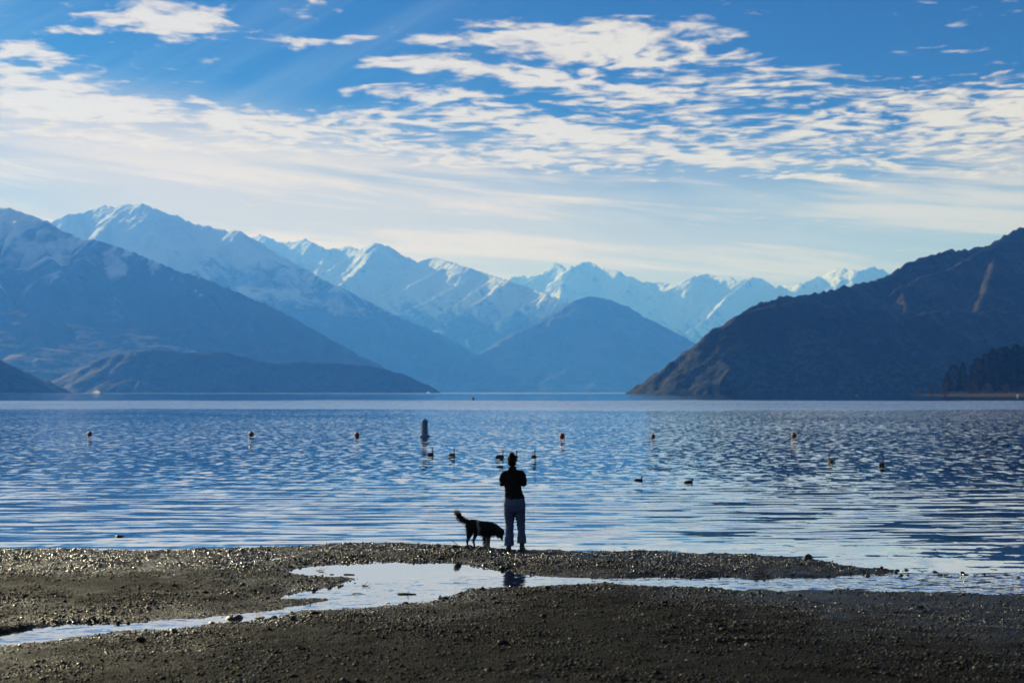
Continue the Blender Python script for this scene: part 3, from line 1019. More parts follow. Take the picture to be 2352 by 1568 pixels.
def plain_mat(name, color, rough=0.6, var=0.25, scale=12.0, spec=0.4, bump=0.0, sheen=0.0, attr=False, metallic=0.0):
    m, nt, out = new_mat(name)
    tcx = nt.node('ShaderNodeTexCoord')
    n = nt.noise(tcx.outputs['Object'], scale, 5.0, 0.6)
    if attr:
        a = nt.node('ShaderNodeAttribute', attribute_name="tint")
        base = a.outputs['Color']
        dk = nt.node('ShaderNodeMix', data_type='RGBA', blend_type='MULTIPLY')
        dk.inputs[0].default_value = 1.0
        nt.l.new(base, dk.inputs[6])
        nt.l.new(nt.mix(n, (1 - var,) * 3, (1 + var,) * 3), dk.inputs[7])
        c = dk.outputs[2]
    else:
        c = nt.mix(n, tuple(v * (1 - var) for v in color), tuple(min(v * (1 + var), 1.0) for v in color))
    bs = nt.node('ShaderNodeBsdfPrincipled')
    nt.l.new(c, bs.inputs['Base Color'])
    bs.inputs['Roughness'].default_value = rough
    bs.inputs['Specular IOR Level'].default_value = spec
    bs.inputs['Metallic'].default_value = metallic
    if sheen:
        bs.inputs['Sheen Weight'].default_value = sheen
        bs.inputs['Sheen Roughness'].default_value = 0.4
    if bump:
        b = nt.node('ShaderNodeBump')
        b.inputs['Distance'].default_value = bump
        nt.l.new(nt.noise(tcx.outputs['Object'], scale * 3, 4.0, 0.6), b.inputs['Height'])
        nt.l.new(b.outputs[0], bs.inputs['Normal'])
    nt.l.new(bs.outputs[0], out.inputs[0])
    return m


def stand_z(x, y):
    return float(ground_z(np.array([x]), np.array([y]))[0])


# ------------------------------------------------------------------ person
def build_person():
    x, y = px_ground(1182, 1262, 0.08)
    gz = max(stand_z(x - .1, y), stand_z(x + .12, y)) + 0.004
    root = empty("person", (x, y, gz), R(-3), label="person in black jacket and blue flared trousers standing at the water, seen from behind", category="person")
    skin = plain_mat("skin", (0.42, 0.24, 0.17), 0.5, 0.1, 20)
    black = plain_mat("black_jacket_cloth", (0.010, 0.010, 0.012), 0.85, 0.3, 30, 0.2, 0.002)
    denim = plain_mat("blue_denim", (0.090, 0.125, 0.235), 0.85, 0.25, 40, 0.2, 0.0015)
    hairm = plain_mat("dark_brown_hair", (0.011, 0.007, 0.005), 0.7, 0.4, 60, 0.15, 0.002)
    boot = plain_mat("scuffed_boot_leather", (0.06, 0.048, 0.038), 0.55, 0.4, 30, 0.4, 0.002)
    # body under the clothes: legs, trunk, neck, head with a face, arms and hands
    S = []
    S.append(ring_tube([(-.105, 0, .05), (-.10, -.005, .25), (-.09, 0.005, .45), (-.085, 0, .72), (-.07, 0, .86)], [.034, .046, .052, .072, .075]))
    S.append(ring_tube([(.125, 0, .05), (.118, -.005, .25), (.105, 0.005, .45), (.09, 0, .72), (.075, 0, .86)], [.034, .046, .052, .072, .075]))
    S.append(ring_tube([(0, 0, .74), (0, 0, .86), (0, 0, 1.04), (0, 0, 1.22), (0, 0, 1.34), (0, 0, 1.40)], [(.13, .09), (.15, .095), (.11, .08), (.125, .085), (.11, .07), (.05, .05)]))
    S.append(ring_tube([(-.017, 0, 1.36), (-.017, .01, 1.44), (-.017, .02, 1.52)], [.05, .047, .05]))
    S.append(ball((-.017, .035, 1.565), (.070, .088, .105)))
    S.append(ball((-.017, .06, 1.515), (.052, .065, .055)))                 # jaw
    S.append(ring_tube([(-.017, .118, 1.575), (-.017, .138, 1.545), (-.017, .12, 1.535)], [.010, .014, .012]))   # nose
    S.append(ring_tube([(-.040, .118, 1.508), (-.017, .126, 1.507), (.006, .118, 1.508)], [.005, .007, .005]))   # mouth
    for sx in (-1, 1):
        S.append(ball((-.017 + sx * .028, .112, 1.578), (.012, .010, .009)))                                       # eyes
        S.append(ball((-.017 + sx * .072, .03, 1.56), (.010, .020, .030)))                                         # ears
        S.append(ring_tube([(sx * .12, 0, 1.34), (sx * .155, -.01, 1.31), (sx * .195, -.02, 1.18), (sx * .20, 0, 1.15), (sx * .15, .12, 1.18), (sx * .09, .235, 1.235)],
                           [.036, .038, .032, .030, .026, .022]))
        px_, py_, pz_ = sx * .078, .262, 1.25
        S.append(ring_tube([(sx * .09, .235, 1.235), (px_, py_ + .01, pz_), (sx * .062, .31, 1.262)], [(.022, .022), (.022, .036), (.018, .040)], up=(0, -.2, 1)))
        for fi, (dz_, ln) in enumerate([(.030, .060), (.010, .070), (-.010, .066), (-.030, .050)]):   # four fingers, curled inwards
            b0 = Vector((sx * .062, .315, 1.262 + dz_))
            S.append(ring_tube([b0, b0 + Vector((-sx * .010, ln * .5, .004)), b0 + Vector((-sx * .032, ln * .75, .006)), b0 + Vector((-sx * .052, ln * .55, .006))], [.009, .0088, .008, .007], seg=8))
        b0 = Vector((sx * .072, .27, 1.285))
        S.append(ring_tube([b0, b0 + Vector((-sx * .012, .025, .022)), b0 + Vector((-sx * .026, .05, .026))], [.011, .010, .008], seg=8))   # thumb
    def lean(me):
        c = coords(me)
        c[:, 0] -= 0.028 * np.clip((c[:, 2] - 0.92) / 0.2, 0, 1)
        me.vertices.foreach_set("co", c.ravel())
        me.update()
        return me
    obj("body", lean(fuse("body", S, 0.006, 3)), skin, root)
    # jacket
    J = [ring_tube([(.0, .0, .86), (0, 0, .93), (-.005, 0, 1.02), (-.005, 0, 1.09), (0, .0, 1.19), (0, .0, 1.29), (0, -.004, 1.355), (-.012, .0, 1.40), (-.017, .004, 1.452)],
                   [(.176, .125), (.172, .128), (.152, .115), (.147, .108), (.158, .112), (.162, .108), (.140, .088), (.082, .070), (.062, .062)], seg=24)]
    for sx in (-1, 1):
        J.append(ring_tube([(sx * .09, 0, 1.345), (sx * .135, -.006, 1.345), (sx * .172, -.012, 1.29), (sx * .19, -.018, 1.215), (sx * .187, -.004, 1.165), (sx * .15, .11, 1.185), (sx * .10, .215, 1.228)],
                           [.050, .060, .058, .055, .056, .046, .036], seg=16))
    J.append(ring_tube([(-.017, -.02, 1.40), (-.017, -.012, 1.455)], [(.075, .070), (.068, .064)], seg=18))
    J.append(ball((-.02, -.075, 1.385), (.085, .035, .040)))      # hood lying on the back
    jm = fuse("jacket", J, 0.008, 3)
    displace(jm, lambda c: fbm(c[:, 0] * 14 + 3, c[:, 2] * 20 + c[:, 1] * 9, 401, 3) * 0.012)
    # the hem is a little higher on the right
    c = coords(jm)
    lowf = np.clip((1.0 - c[:, 2]) / 0.14, 0, 1)
    c[:, 2] += lowf * (0.02 + c[:, 0] * 0.20)
    jm.vertices.foreach_set("co", c.ravel())
    jm.update()
    obj("jacket", lean(jm), black, root)
    # flared, cropped trousers
    T = [ring_tube([(0, 0, .98), (0, -.002, .90), (0.0, -.010, .80), (0.0, -.004, .70), (0.0, 0, .665)], [(.150, .105), (.176, .125), (.192, .140), (.186, .125), (.15, .10)], seg=24),
         ring_tube([(-.092, -.004, .76), (-.092, 0, .64), (-.088, .004, .50), (-.088, 0, .38), (-.092, -.006, .25), (-.096, -.008, .10)],
                   [(.098, .125), (.094, .105), (.078, .088), (.070, .080), (.076, .088), (.084, .098)], seg=18),
         ring_tube([(.092, -.004, .76), (.094, 0, .64), (.108, .004, .50), (.114, 0, .38), (.120, -.006, .27), (.126, -.008, .145)],
                   [(.098, .125), (.092, .105), (.078, .088), (.068, .080), (.074, .086), (.084, .096)], seg=18)]
    tm = fuse("trousers", T, 0.008, 2)
    displace(tm, lambda c: fbm(c[:, 0] * 16 + c[:, 2] * 5, c[:, 2] * 9, 411, 3) * 0.017 * np.clip((.8 - c[:, 2]) * 3, .25, 1))
    obj("trousers", tm, denim, root)
    # hair gathered in a high bun
    Hh = [ball((-.017, .010, 1.585), (.084, .092, .098)), ball((-.017, -.012, 1.535), (.076, .070, .080)), ball((-.020, -.028, 1.655), (.052, .055, .055)), ring_tube([(-.017, -.03, 1.53), (-.017, -.022, 1.465)], [(.052, .04), (.036, .03)])]
    hm = fuse("hair", Hh, 0.007, 3)
    displace(hm, lambda c: fbm(c[:, 0] * 60, c[:, 2] * 22 + c[:, 1] * 30, 421, 3) * 0.008)
    obj("hair", lean(hm), hairm, root)
    for bx_, ang in ((-.100, 10), (.128, -8)):
        a = R(ang)
        fx, fy = -math.sin(a), math.cos(a)
        B = [ring_tube([(bx_, -.004, .0), (bx_, -.004, .06), (bx_, -.004, .13), (bx_, -.004, .19)], [(.046, .055), (.044, .054), (.042, .048), (.043, .047)], seg=14),
             ring_tube([(bx_ - fx * .075, -fy * .075, .032), (bx_, 0, .040), (bx_ + fx * .09, fy * .09, .036), (bx_ + fx * .165, fy * .165, .026)], [(.036, .032), (.042, .040), (.046, .036), (.034, .024)], seg=14, up=(0, 0, 1))]
        bo = obj("boot", fuse("boot", B, 0.008, 2), boot, root)
        sole = [ring_tube([(bx_ - fx * .085, -fy * .085, .008), (bx_, 0, .008), (bx_ + fx * .10, fy * .10, .008), (bx_ + fx * .175, fy * .175, .010)], [(.036, .014), (.044, .014), (.049, .014), (.034, .013)], seg=12, up=(0, 0, 1))]
        obj("sole", fuse("sole", sole, 0.008, 1), plain_mat("dark_rubber", (0.02, 0.02, 0.02), 0.7, 0.2), bo)
    return root


build_person()


# ------------------------------------------------------------------ dog
def build_dog():
    k = 1450.0
    P = lambda zx, zy, yy=0.0: ((zx - 1150) / k, yy, (1240 - zy) / k)
    x, y = px_ground(1116, 1260, 0.05)
    y += 0.10
    gz = stand_z(x, y) + 0.004
    root = empty("dog", (x, y, gz), R(0), label="black and white shaggy dog sniffing beside the person's leg, tail raised", category="dog")
    coat = plain_mat("dog_coat", (0, 0, 0), 0.75, 0.35, 40, 0.25, 0.004, attr=True)
    S = []
    # trunk: deep chest, narrower loin
    S.append(ring_tube([P(690, 640), P(760, 615), P(860, 640), P(980, 680), P(1120, 715), P(1250, 735), P(1340, 745), P(1400, 760)],
                       [(.055, .06), (.085, .092), (.088, .105), (.085, .110), (.092, .125), (.090, .125), (.075, .105), (.055, .075)], up=(0, 0, 1), seg=18))
    # neck and lowered head
    S.append(ring_tube([P(1330, 720), P(1430, 755), P(1520, 790)], [(.070, .095), (.058, .075), (.052, .062)], up=(0, 0, 1), seg=16))
    S.append(ball(P(1535, 800), (.062, .052, .062)))
    S.append(ring_tube([P(1545, 800), P(1550, 890), P(1555, 960), P(1560, 1000)], [(.046, .050), (.034, .040), (.026, .030), (.018, .020)], up=(0, 1, 0), seg=12))
    S.append(ball(P(1505, 900), (.030, .030, .030)))
    # hind legs: near one (towards viewer) and far one
    S.append(ring_tube([P(760, 650, -.05), P(750, 760, -.07), P(735, 860, -.07), P(700, 960, -.065), P(676, 1020, -.065), P(680, 1120, -.065), P(684, 1225, -.065)],
                       [(.050, .085), (.045, .075), (.034, .052), (.022, .030), (.018, .024), (.015, .017), (.016, .017)], up=(1, 0, 0)))
    S.append(ring_tube([P(684, 1222, -.065), P(712, 1230, -.065), P(735, 1232, -.065)], [.018, .018, .013], up=(0, 0, 1)))
    S.append(ring_tube([P(840, 680, .05), P(880, 780, .065), P(900, 850, .065), P(860, 950, .065), P(825, 1030, .065), P(845, 1120, .065), P(862, 1225, .065)],
                       [(.050, .080), (.042, .060), (.032, .045), (.022, .028), (.018, .024), (.015, .017), (.016, .017)], up=(1, 0, 0)))
    S.append(ring_tube([P(862, 1222, .065), P(885, 1230, .065), P(912, 1232, .065)], [.018, .018, .013], up=(0, 0, 1)))
    # front legs
    for zx, yy in ((1140, -.055), (1205, .055)):
        S.append(ring_tube([P(zx + 25, 760, yy), P(zx + 5, 880, yy), P(zx, 1000, yy), P(zx, 1100, yy), P(zx + 5, 1225, yy)], [(.040, .060), (.034, .046), (.027, .034), (.023, .028), (.020, .024)], up=(1, 0, 0)))
        S.append(ring_tube([P(zx + 5, 1222, yy), P(zx + 30, 1230, yy), P(zx + 52, 1233, yy)], [.020, .019, .013], up=(0, 0, 1)))
    # tail
    TAIL = [P(720, 555), P(660, 540), P(590, 510), P(520, 465), P(455, 400), P(415, 335), P(395, 275)]
    S.append(ring_tube(TAIL, [.034, .031, .031, .034, .036, .034, .020], up=(0, 1, 0)))
    # ears
    for yy in (-.05, .05):
        S.append(ring_tube([P(1500, 770, yy), P(1470, 820, yy * 1.25), P(1470, 880, yy * 1.25), P(1490, 920, yy * 1.1)], [(.012, .030), (.012, .034), (.011, .030), (.008, .012)], up=(1, 0, 0)))
    me = fuse("body", S, 0.008, 3)
    displace(me, lambda c: fbm(c[:, 0] * 40 + c[:, 1] * 20, c[:, 2] * 40, 431, 3) * 0.008)
    c = coords(me)

    def tint(c):
        n = fbm(c[:, 0] * 30, c[:, 2] * 12 + c[:, 1] * 12, 433, 3)
        colr = np.tile([0.010, 0.009, 0.009], (len(c), 1))
        white = np.array([0.60, 0.56, 0.52])
        tan = np.array([0.20, 0.15, 0.11])
        bx = c[:, 0]
        zz = c[:, 2]
        # white sash over the loin
        band = np.clip(1 - np.abs(bx - (-.135 - (zz - .4) * .12)) / 0.034 + n * 1.2, 0, 1) * (zz > .25)
        colr = colr + (white * .7 - colr) * (band * .8)[:, None]
        # speckled front legs
        leg = ((bx > -.06) & (bx < .09) & (zz < .23)).astype(float) * np.clip(.62 + n * 2.5, 0, 1)
        colr = colr + (white * 1.1 - colr) * leg[:, None]
        hind = ((bx < -.18) & (zz < .2)).astype(float) * np.clip(.2 + n * 1.5, 0, .5)
        colr = colr + (tan - colr) * hind[:, None]
        tip = np.clip((zz - .60) / .05, 0, 1) * (bx < -.4)
        colr = colr + (np.array([.55, .50, .44]) - colr) * tip[:, None]
        face = ((bx > .22) & (zz < .25) & (zz > .19)).astype(float) * np.clip(n * 2, 0, .5)
        colr = colr + (white * .6 - colr) * face[:, None]
        return colr
    add_color(me, tint(c))
    body = obj("body", me, coat, root)
    # shaggy fur: thin locks along belly, tail, legs, chest and nape
    rng = np.random.default_rng(5)
    V, Fc, C = [], [], []

    def lock(p, d, ln, wd, colr):
        p, d = np.array(p), np.array(d) / np.linalg.norm(d)
        side = np.cross(d, rng.normal(size=3))
        side = side / np.linalg.norm(side) * wd
        o = len(V)
        bend = np.array([0, 0, -ln * .25])
        V.extend([p - side, p + side, p + d * ln * .55 + side * .6 + bend * .3, p + d * ln * .55 - side * .6 + bend * .3, p + d * ln + bend])
        Fc.extend([(o, o + 1, o + 2, o + 3), (o + 3, o + 2, o + 4)])
        C.extend([colr] * 5)
    nrm = np.empty(len(me.vertices) * 3, np.float32)
    me.vertices.foreach_get("normal", nrm)
    nrm = nrm.reshape(-1, 3)
    tc_ = tint(c)
    idx = rng.choice(len(c), 6500)
    for i in idx:
        p, nn = c[i], nrm[i]
        bx, zz = p[0], p[2]
        tail = bx < -.30 and zz > .40
        frontleg = -.07 < bx < .10 and .03 < zz < .23
        belly = -.14 < bx < .24 and .18 < zz < .36 and nn[2] < .1
        nape = .02 < bx < .30 and zz > .40 and nn[2] > .3
        rump = bx < -.28 and .25 < zz < .5 and nn[0] < -.2
        if tail:
            u = np.clip((zz - .42) / .22, 0, 1)
            lock(p - nn * .004, nn + np.array([-.4, 0, .5]) if u > .75 else nn + np.array([-.2, 0, -.5]), rng.uniform(.03, .065), .005, tc_[i])
        elif frontleg:
            lock(p - nn * .003, nn + np.array([-.8, 0, -.8]), rng.uniform(.025, .055), .005, tc_[i])
        elif belly:
            lock(p - nn * .004, nn + np.array([-.4, 0, -1.2]), rng.uniform(.025, .06), .004, tc_[i])
        elif nape:
            lock(p - nn * .004, nn + np.array([-.3, 0, .2]), rng.uniform(.012, .032), .004, tc_[i])
        elif rump:
            lock(p - nn * .004, nn + np.array([-.3, 0, -1.0]), rng.uniform(.015, .035), .004, tc_[i])
        elif rng.random() < .5:
            lock(p - nn * .004, nn + np.array([-.9, 0, -.6]), rng.uniform(.012, .024), .004, tc_[i])
    fm = mesh_from("fur", V, Fc, False)
    add_color(fm, np.array(C))
    obj("fur", fm, coat, root, kind='stuff')
    obj("nose", mesh_from("nose", *ball(P(1562, 1004), (.014, .016, .011))), plain_mat("dog_nose", (0.008, 0.008, 0.008), 0.3), root)
    return root


build_dog()

# ------------------------------------------------------------------ birds
mat_bird = plain_mat("bird_plumage", (0, 0, 0), 0.7, 0.2, 60, 0.3, 0.002, attr=True)
mat_bill = plain_mat("bird_bill", (0.06, 0.04, 0.03), 0.5, 0.2)


def grebe_mesh(neck=1.0, crest=True, turn=0.0):
    b, t = R(90), turn
    hx, hy = math.sin(t), math.cos(t)
    S = [ring_tube([(0, -.24, .055), (0, -.18, .075), (0, -.05, .080), (0, .10, .075), (0, .19, .055), (0, .23, .03)], [(.03, .03), (.085, .065), (.125, .085), (.120, .085), (.075, .060), (.03, .03)], up=(0, 0, 1), seg=14)]
    zt = .12 + .27 * neck
    S.append(ring_tube([(0, .14, .07), (0, .185, .14), (0, .175, .12 + .14 * neck), (0, .17, zt)], [(.05, .05), (.032, .034), (.024, .026), (.026, .030)], up=(0, 1, 0), seg=12))
    S.append(ball((hx * .02, .17 + hy * .02, zt + .015), (.034, .045, .032), rot=Matrix.Rotation(-t, 3, 'Z').to_quaternion()))
    if crest:
        S.append(ring_tube([(-hx * .01, .165 - hy * .01, zt + .02), (-hx * .03, .16 - hy * .03, zt + .058)], [.022, .007], seg=8))
    me = fuse("body", S, 0.011, 2)
    c = coords(me)
    colr = np.tile([0.018, 0.013, 0.010], (len(c), 1))
    flank = np.clip((.085 - c[:, 2]) / .03, 0, 1) * (c[:, 1] < .15) * np.clip(np.abs(c[:, 0]) / .06, .0, 1)
    colr += (np.array([.40, .26, .15]) - colr) * (flank * .7)[:, None]
    breast = ((c[:, 1] > .15) & (c[:, 2] > .09) & (c[:, 2] < zt - .05) & (c[:, 1] > .18)).astype(float)
    colr += (np.array([.5, .46, .42]) - colr) * (breast * .8)[:, None]
    add_color(me, colr)
    bm2 = mesh_from("bill", *ring_tube([(hx * .05, .17 + hy * .05, zt + .012), (hx * .085, .17 + hy * .085, zt + .008), (hx * .115, .17 + hy * .115, zt + .004)], [.011, .007, .002], seg=8, up=(0, 0, 1)))
    return me, bm2


def duck_mesh():
    S = [ring_tube([(0, -.24, .10), (0, -.19, .085), (0, -.06, .075), (0, .08, .075), (0, .16, .055), (0, .20, .03)], [(.02, .014), (.065, .045), (.105, .080), (.105, .080), (.07, .06), (.03, .03)], up=(0, 0, 1), seg=14),
         ring_tube([(0, .11, .09), (0, .155, .15), (0, .165, .195)], [(.05, .05), (.036, .038), (.034, .036)], up=(0, 1, 0), seg=12), ball((0, .175, .215), (.040, .052, .040))]
    me = fuse("body", S, 0.011, 2)
    c = coords(me)
    colr = np.tile([0.012, 0.011, 0.012], (len(c), 1))
    fl = np.clip((.06 - c[:, 2]) / .03, 0, 1)
    colr += (np.array([.06, .045, .035]) - colr) * fl[:, None]
    add_color(me, colr)
    bm2 = mesh_from("bill", *ring_tube([(0, .215, .212), (0, .25, .202), (0, .28, .200)], [(.020, .014), (.021, .009), (.016, .005)], seg=8, up=(0, 0, 1)))
    return me, bm2


G_WAY, G_NEAR = grebe_mesh(1.0), grebe_mesh(0.85, True, R(70))
G_LOW, G_STR = grebe_mesh(0.75, False, R(10)), grebe_mesh(1.05, False, 0.0)
DUCK = duck_mesh()


def bird(name, meshes, px, py, heading, label, cat, group, sc=1.0):
    x, y = px_ground(px, py)
    root = empty(name, (x, y, -0.032), R(heading), label=label, category=cat, group=group)
    root.scale = (sc, sc, sc)
    b = obj("body", meshes[0], mat_bird, root)
    obj("bill", meshes[1], mat_bill, root)
    return root


GG = "grebes swimming off the shore"
bird("grebe", G_WAY, 989, 1045, -30, "dark long-necked grebe swimming nearest the blue-grey post buoy, leftmost bird", "bird", GG, 0.86)
bird("grebe", G_WAY, 1038, 1046, -40, "dark long-necked grebe swimming second from the left", "bird", GG, 0.84)
bird("grebe", G_LOW, 1148, 1050, -60, "grebe with tan flanks swimming just left of the person's head", "bird", GG, 0.86)
bird("grebe", G_NEAR, 1183, 1051, -25, "grebe half hidden behind the person's head", "bird", GG, 0.86)
bird("grebe", G_NEAR, 1226, 1050, -20, "grebe swimming just right of the person's head, head turned right", "bird", GG, 0.86)
bird("grebe", G_STR, 1907, 1061, 8, "upright long-necked grebe far right, the left one of two", "bird", GG, 0.84)
bird("grebe", G_STR, 2025, 1069, -35, "upright long-necked grebe swimming farthest right of all birds", "bird", GG, 0.86)
GD = "ducks on the water"
bird("duck", DUCK, 1467, 1103, -84, "small dark duck swimming right of the person, left one of two", "bird", GD, 0.60)
bird("duck", DUCK, 1582, 1108, -80, "small dark duck right of the person, right one of two", "bird", GD, 0.64)

# ------------------------------------------------------------------ buoys
mat_red = plain_mat("faded_red_float", (0.24, 0.020, 0.012), 0.42, 0.3, 9, 0.5)
mat_white = plain_mat("white_buoy_plastic", (0.09, 0.21, 0.40), 0.4, 0.1, 5, 0.4)
mat_rope = plain_mat("wet_rope", (0.10, 0.09, 0.07), 0.8, 0.3)


def ball_buoy(px, py, r, label, group="red float buoys"):
    x, y = px_ground(px, py)
    r *= 0.88
    root = empty("float_buoy", (x, y, 0), random.uniform(0, 6), label=label, category="buoy", group=group)
    root.rotation_euler = (random.uniform(-.08, .08), random.uniform(-.08, .08), random.uniform(0, 6))
    fl = obj("float", mesh_from("float", *ball((0, 0, r * .52), (r, r, r), 24, 16)), mat_red, root)
    obj("eye", mesh_from("eye", *ring_tube([(0, 0, r * 1.48), (0, 0, r * 1.60)], [r * .22, r * .16], seg=10, up=(1, 0, 0))), mat_red, root)
    obj("rope", mesh_from("rope", *ring_tube([(0, 0, -r * .2), (0, 0, -r * 1.6)], [r * .06] * 2, seg=6, up=(1, 0, 0))), mat_rope, root)


BL = ["red ball buoy floating farthest left in the row", "red ball buoy second from the left in the row", "red ball buoy just left of the blue-grey post buoy", "red ball buoy right of the person's head, fourth in the row",
      "smallest red ball buoy of the row, fifth from the left", "red ball buoy farthest right in the row"]
for (px, py, rr), lb in zip([(206, 999, .185), (577, 1000, .20), (820, 1001.5, .185), (1291, 1004, .195), (1500, 1003.5, .150), (1824, 1002.5, .195)], BL):
    ball_buoy(px, py, rr, lb)
ball_buoy(1086, 917, 0.62, "distant red ball buoy beyond the bright band of water", "red float buoys")
ball_buoy(1968, 909, 0.75, "tiny far red buoy in front of the dark right hillside", "red float buoys")


def post_buoy():
    x, y = px_ground(975, 1003)
    root = empty("post_buoy", (x, y, 0), R(12), label="blue-grey eight-sided post buoy with a wide collar floating on the lake", category="buoy")
    obj("post", mesh_from("post", *ring_tube([(0, 0, -.5), (0, 0, .20), (0, 0, .98)], [.215, .215, .212], seg=8, up=(0, 1, 0)), False), mat_white, root)
    obj("cap", mesh_from("cap", *ring_tube([(0, 0, .981), (0, 0, 1.03), (0, 0, 1.12), (0, 0, 1.125)], [.214, .200, .105, .05], seg=8, up=(0, 1, 0)), False), mat_white, root)
    obj("collar", mesh_from("collar", *ring_tube([(0, 0, -.14), (0, 0, -.10), (0, 0, .055), (0, 0, .13), (0, 0, .19)], [.30, .37, .37, .29, .218], seg=16, up=(0, 1, 0)), False), mat_white, root)
    obj("shackle", mesh_from("shackle", *ring_tube([(0, 0, -.5), (0, 0, -1.1)], [.04, .03], seg=6, up=(0, 1, 0))), mat_rope, root)


post_buoy()
# white mooring float by the far headland
x, y = px_ground(2338, 910.5)
mf = empty("mooring_buoy", (x, y, 0), 0, label="small white mooring float before the dark trees at far right", category="buoy")
obj("float", mesh_from("float", *ball((0, 0, .55), (.75, .75, .75), 20, 12)), plain_mat("white_float", (.8, .8, .8), .4, .05), mf)
obj("ring", mesh_from("ring", *ring_tube([(0, 0, 1.28), (0, 0, 1.5)], [.16, .1], seg=8, up=(1, 0, 0))), mat_rope, mf)

# ------------------------------------------------------------------ motor boats far out
mat_hull = plain_mat("white_hull", (.78, .79, .80), .3, .08, 2, .5)
mat_glass = plain_mat("boat_windscreen", (.03, .04, .05), .1, .1)
mat_foam = plain_mat("white_wake_foam", (.92, .93, .95), .8, .1, 1.2, .2, .05)

# spray lets the low sun shine through
_n = NT(mat_foam.node_tree)
_pb = next(q for q in mat_foam.node_tree.nodes if q.type == 'BSDF_PRINCIPLED')
_ou = next(q for q in mat_foam.node_tree.nodes if q.type == 'OUTPUT_MATERIAL')
_tl = _n.node('ShaderNodeBsdfTranslucent')
_tl.inputs['Color'].default_value = (0.95, 0.96, 0.97, 1)
_mx = _n.node('ShaderNodeMixShader')
_mx.inputs[0].default_value = 0.75
_n.l.new(_pb.outputs[0], _mx.inputs[1])
_n.l.new(_tl.outputs[0], _mx.inputs[2])
_n.l.new(_mx.outputs[0], _ou.inputs[0])


def motor_boat(px, py, heading, ln, wake, label):
    x, y = px_ground(px, py)
    root = empty("motor_boat", (x, y, 0), R(heading), label=label, category="boat", group="motor boats far out on the lake")
    V, Fc = [], []
    secs = [(-.5, .16, .02), (-.2, .18, .02), (.15, .165, .03), (.38, .09, .06), (.5, .005, .13)]
    for (t, wd, kz) in secs:
        X = t * ln
        V += [(X, 0, (kz - .06) * ln), (X, wd * ln * .8, kz * ln), (X, wd * ln, (.14 + kz * .3) * ln), (X, -wd * ln, (.14 + kz * .3) * ln), (X, -wd * ln * .8, kz * ln)]
    for i in range(len(secs) - 1):
        for k in range(5):
            Fc.append((i * 5 + k, i * 5 + (k + 1) % 5, (i + 1) * 5 + (k + 1) % 5, (i + 1) * 5 + k))
    Fc.append((0, 1, 2, 3, 4))
    obj("hull", mesh_from("hull", V, Fc, False), mat_hull, root)
    cv = [(-.15, -.12, .15), (.16, -.11, .15), (.08, -.09, .27), (-.13, -.10, .28), (-.15, .12, .15), (.16, .11, .15), (.08, .09, .27), (-.13, .10, .28)]
    obj("cabin", mesh_from("cabin", [tuple(q * ln for q in v) for v in cv], [(0, 1, 2, 3), (7, 6, 5, 4), (0, 3, 7, 4), (3, 2, 6, 7), (0, 4, 5, 1)], False), mat_hull, root)
    wv_ = [(.165, -.105, .16), (.165, .105, .16), (.087, .085, .265), (.087, -.085, .265)]
    wv2 = [(a - .012, b_, c_) for a, b_, c_ in wv_]
    obj("windscreen", mesh_from("windscreen", [tuple(q * ln for q in v) for v in wv_ + wv2], [(0, 1, 2, 3), (7, 6, 5, 4), (0, 4, 5, 1), (1, 5, 6, 2), (2, 6, 7, 3), (3, 7, 4, 0)], False), mat_glass, root)
    if wake:
        n = 26
        rng = random.Random(3)
        V, Fc = [], []
        for i in range(n + 1):
            t = i / n
            X = -.5 * ln - t * wake
            hw = ln * (.22 + .5 * t) * rng.uniform(.8, 1.2)
            hh = ln * (.62 * math.exp(-((t - .12) / .16) ** 2) + .07 * (1 - t)) * rng.uniform(.75, 1.2)
            V += [(X, -hw, -.05), (X, -hw * .5, hh * .7), (X, 0, hh), (X, hw * .5, hh * .7), (X, hw, -.05)]
        for i in range(n):
            for k in range(4):
                Fc.append((i * 5 + k, i * 5 + k + 1, (i + 1) * 5 + k + 1, (i + 1) * 5 + k))
        obj("wake", mesh_from("wake", V, Fc), mat_foam, root)


motor_boat(235, 903.8, 4, 9.0, 48, "white motor boat throwing a foam wake, far left on the lake")
motor_boat(988, 902.4, 8, 6.0, 24, "tiny white motor boat off the right end of the low hill")

# ------------------------------------------------------------------ wooded headland, far right
mat_head = plain_mat("headland_scrub", (0.030, 0.024, 0.017), 0.9, 0.4, 0.05, 0.1)
mat_needle = plain_mat("pine_needles", (0.010, 0.016, 0.008), 0.8, 0.5, 0.4, 0.15)
mat_scrub = plain_mat("bare_brown_scrub", (0.085, 0.056, 0.036), 0.85, 0.5, 0.5, 0.1)
mat_bark = plain_mat("bark", (0.055, 0.042, 0.032), 0.9, 0.3, 1.0, 0.1)
hl_y = 1130.0
hp = [px_ground(*q) for q in [(2085, 907.0), (2120, 907.8), (2200, 908.6), (2290, 909.4), (2360, 910.0), (2500, 911.5), (2800, 914)]]
HV, nhx = [], len(hp)
prof = [(0.0, -.6), (3, .35), (9, .9), (24, 1.3), (60, 1.8), (140, 2.2), (260, 2.0), (330, -1.0)]
for (d_, z_) in prof:
    for i, (x, y) in enumerate(hp):
        tt = min(1.0, i / 2.0)
        HV.append((x + d_ * 0.30, y + d_ * (0.15 + .85 * tt), z_ if z_ < 0 else z_ * (0.12 + .88 * tt)))
obj("headland", mesh_from("headland", HV, grid_faces(nhx, len(prof))), mat_head, kind='structure', label="low headland under the dark trees at far right", category="headland")


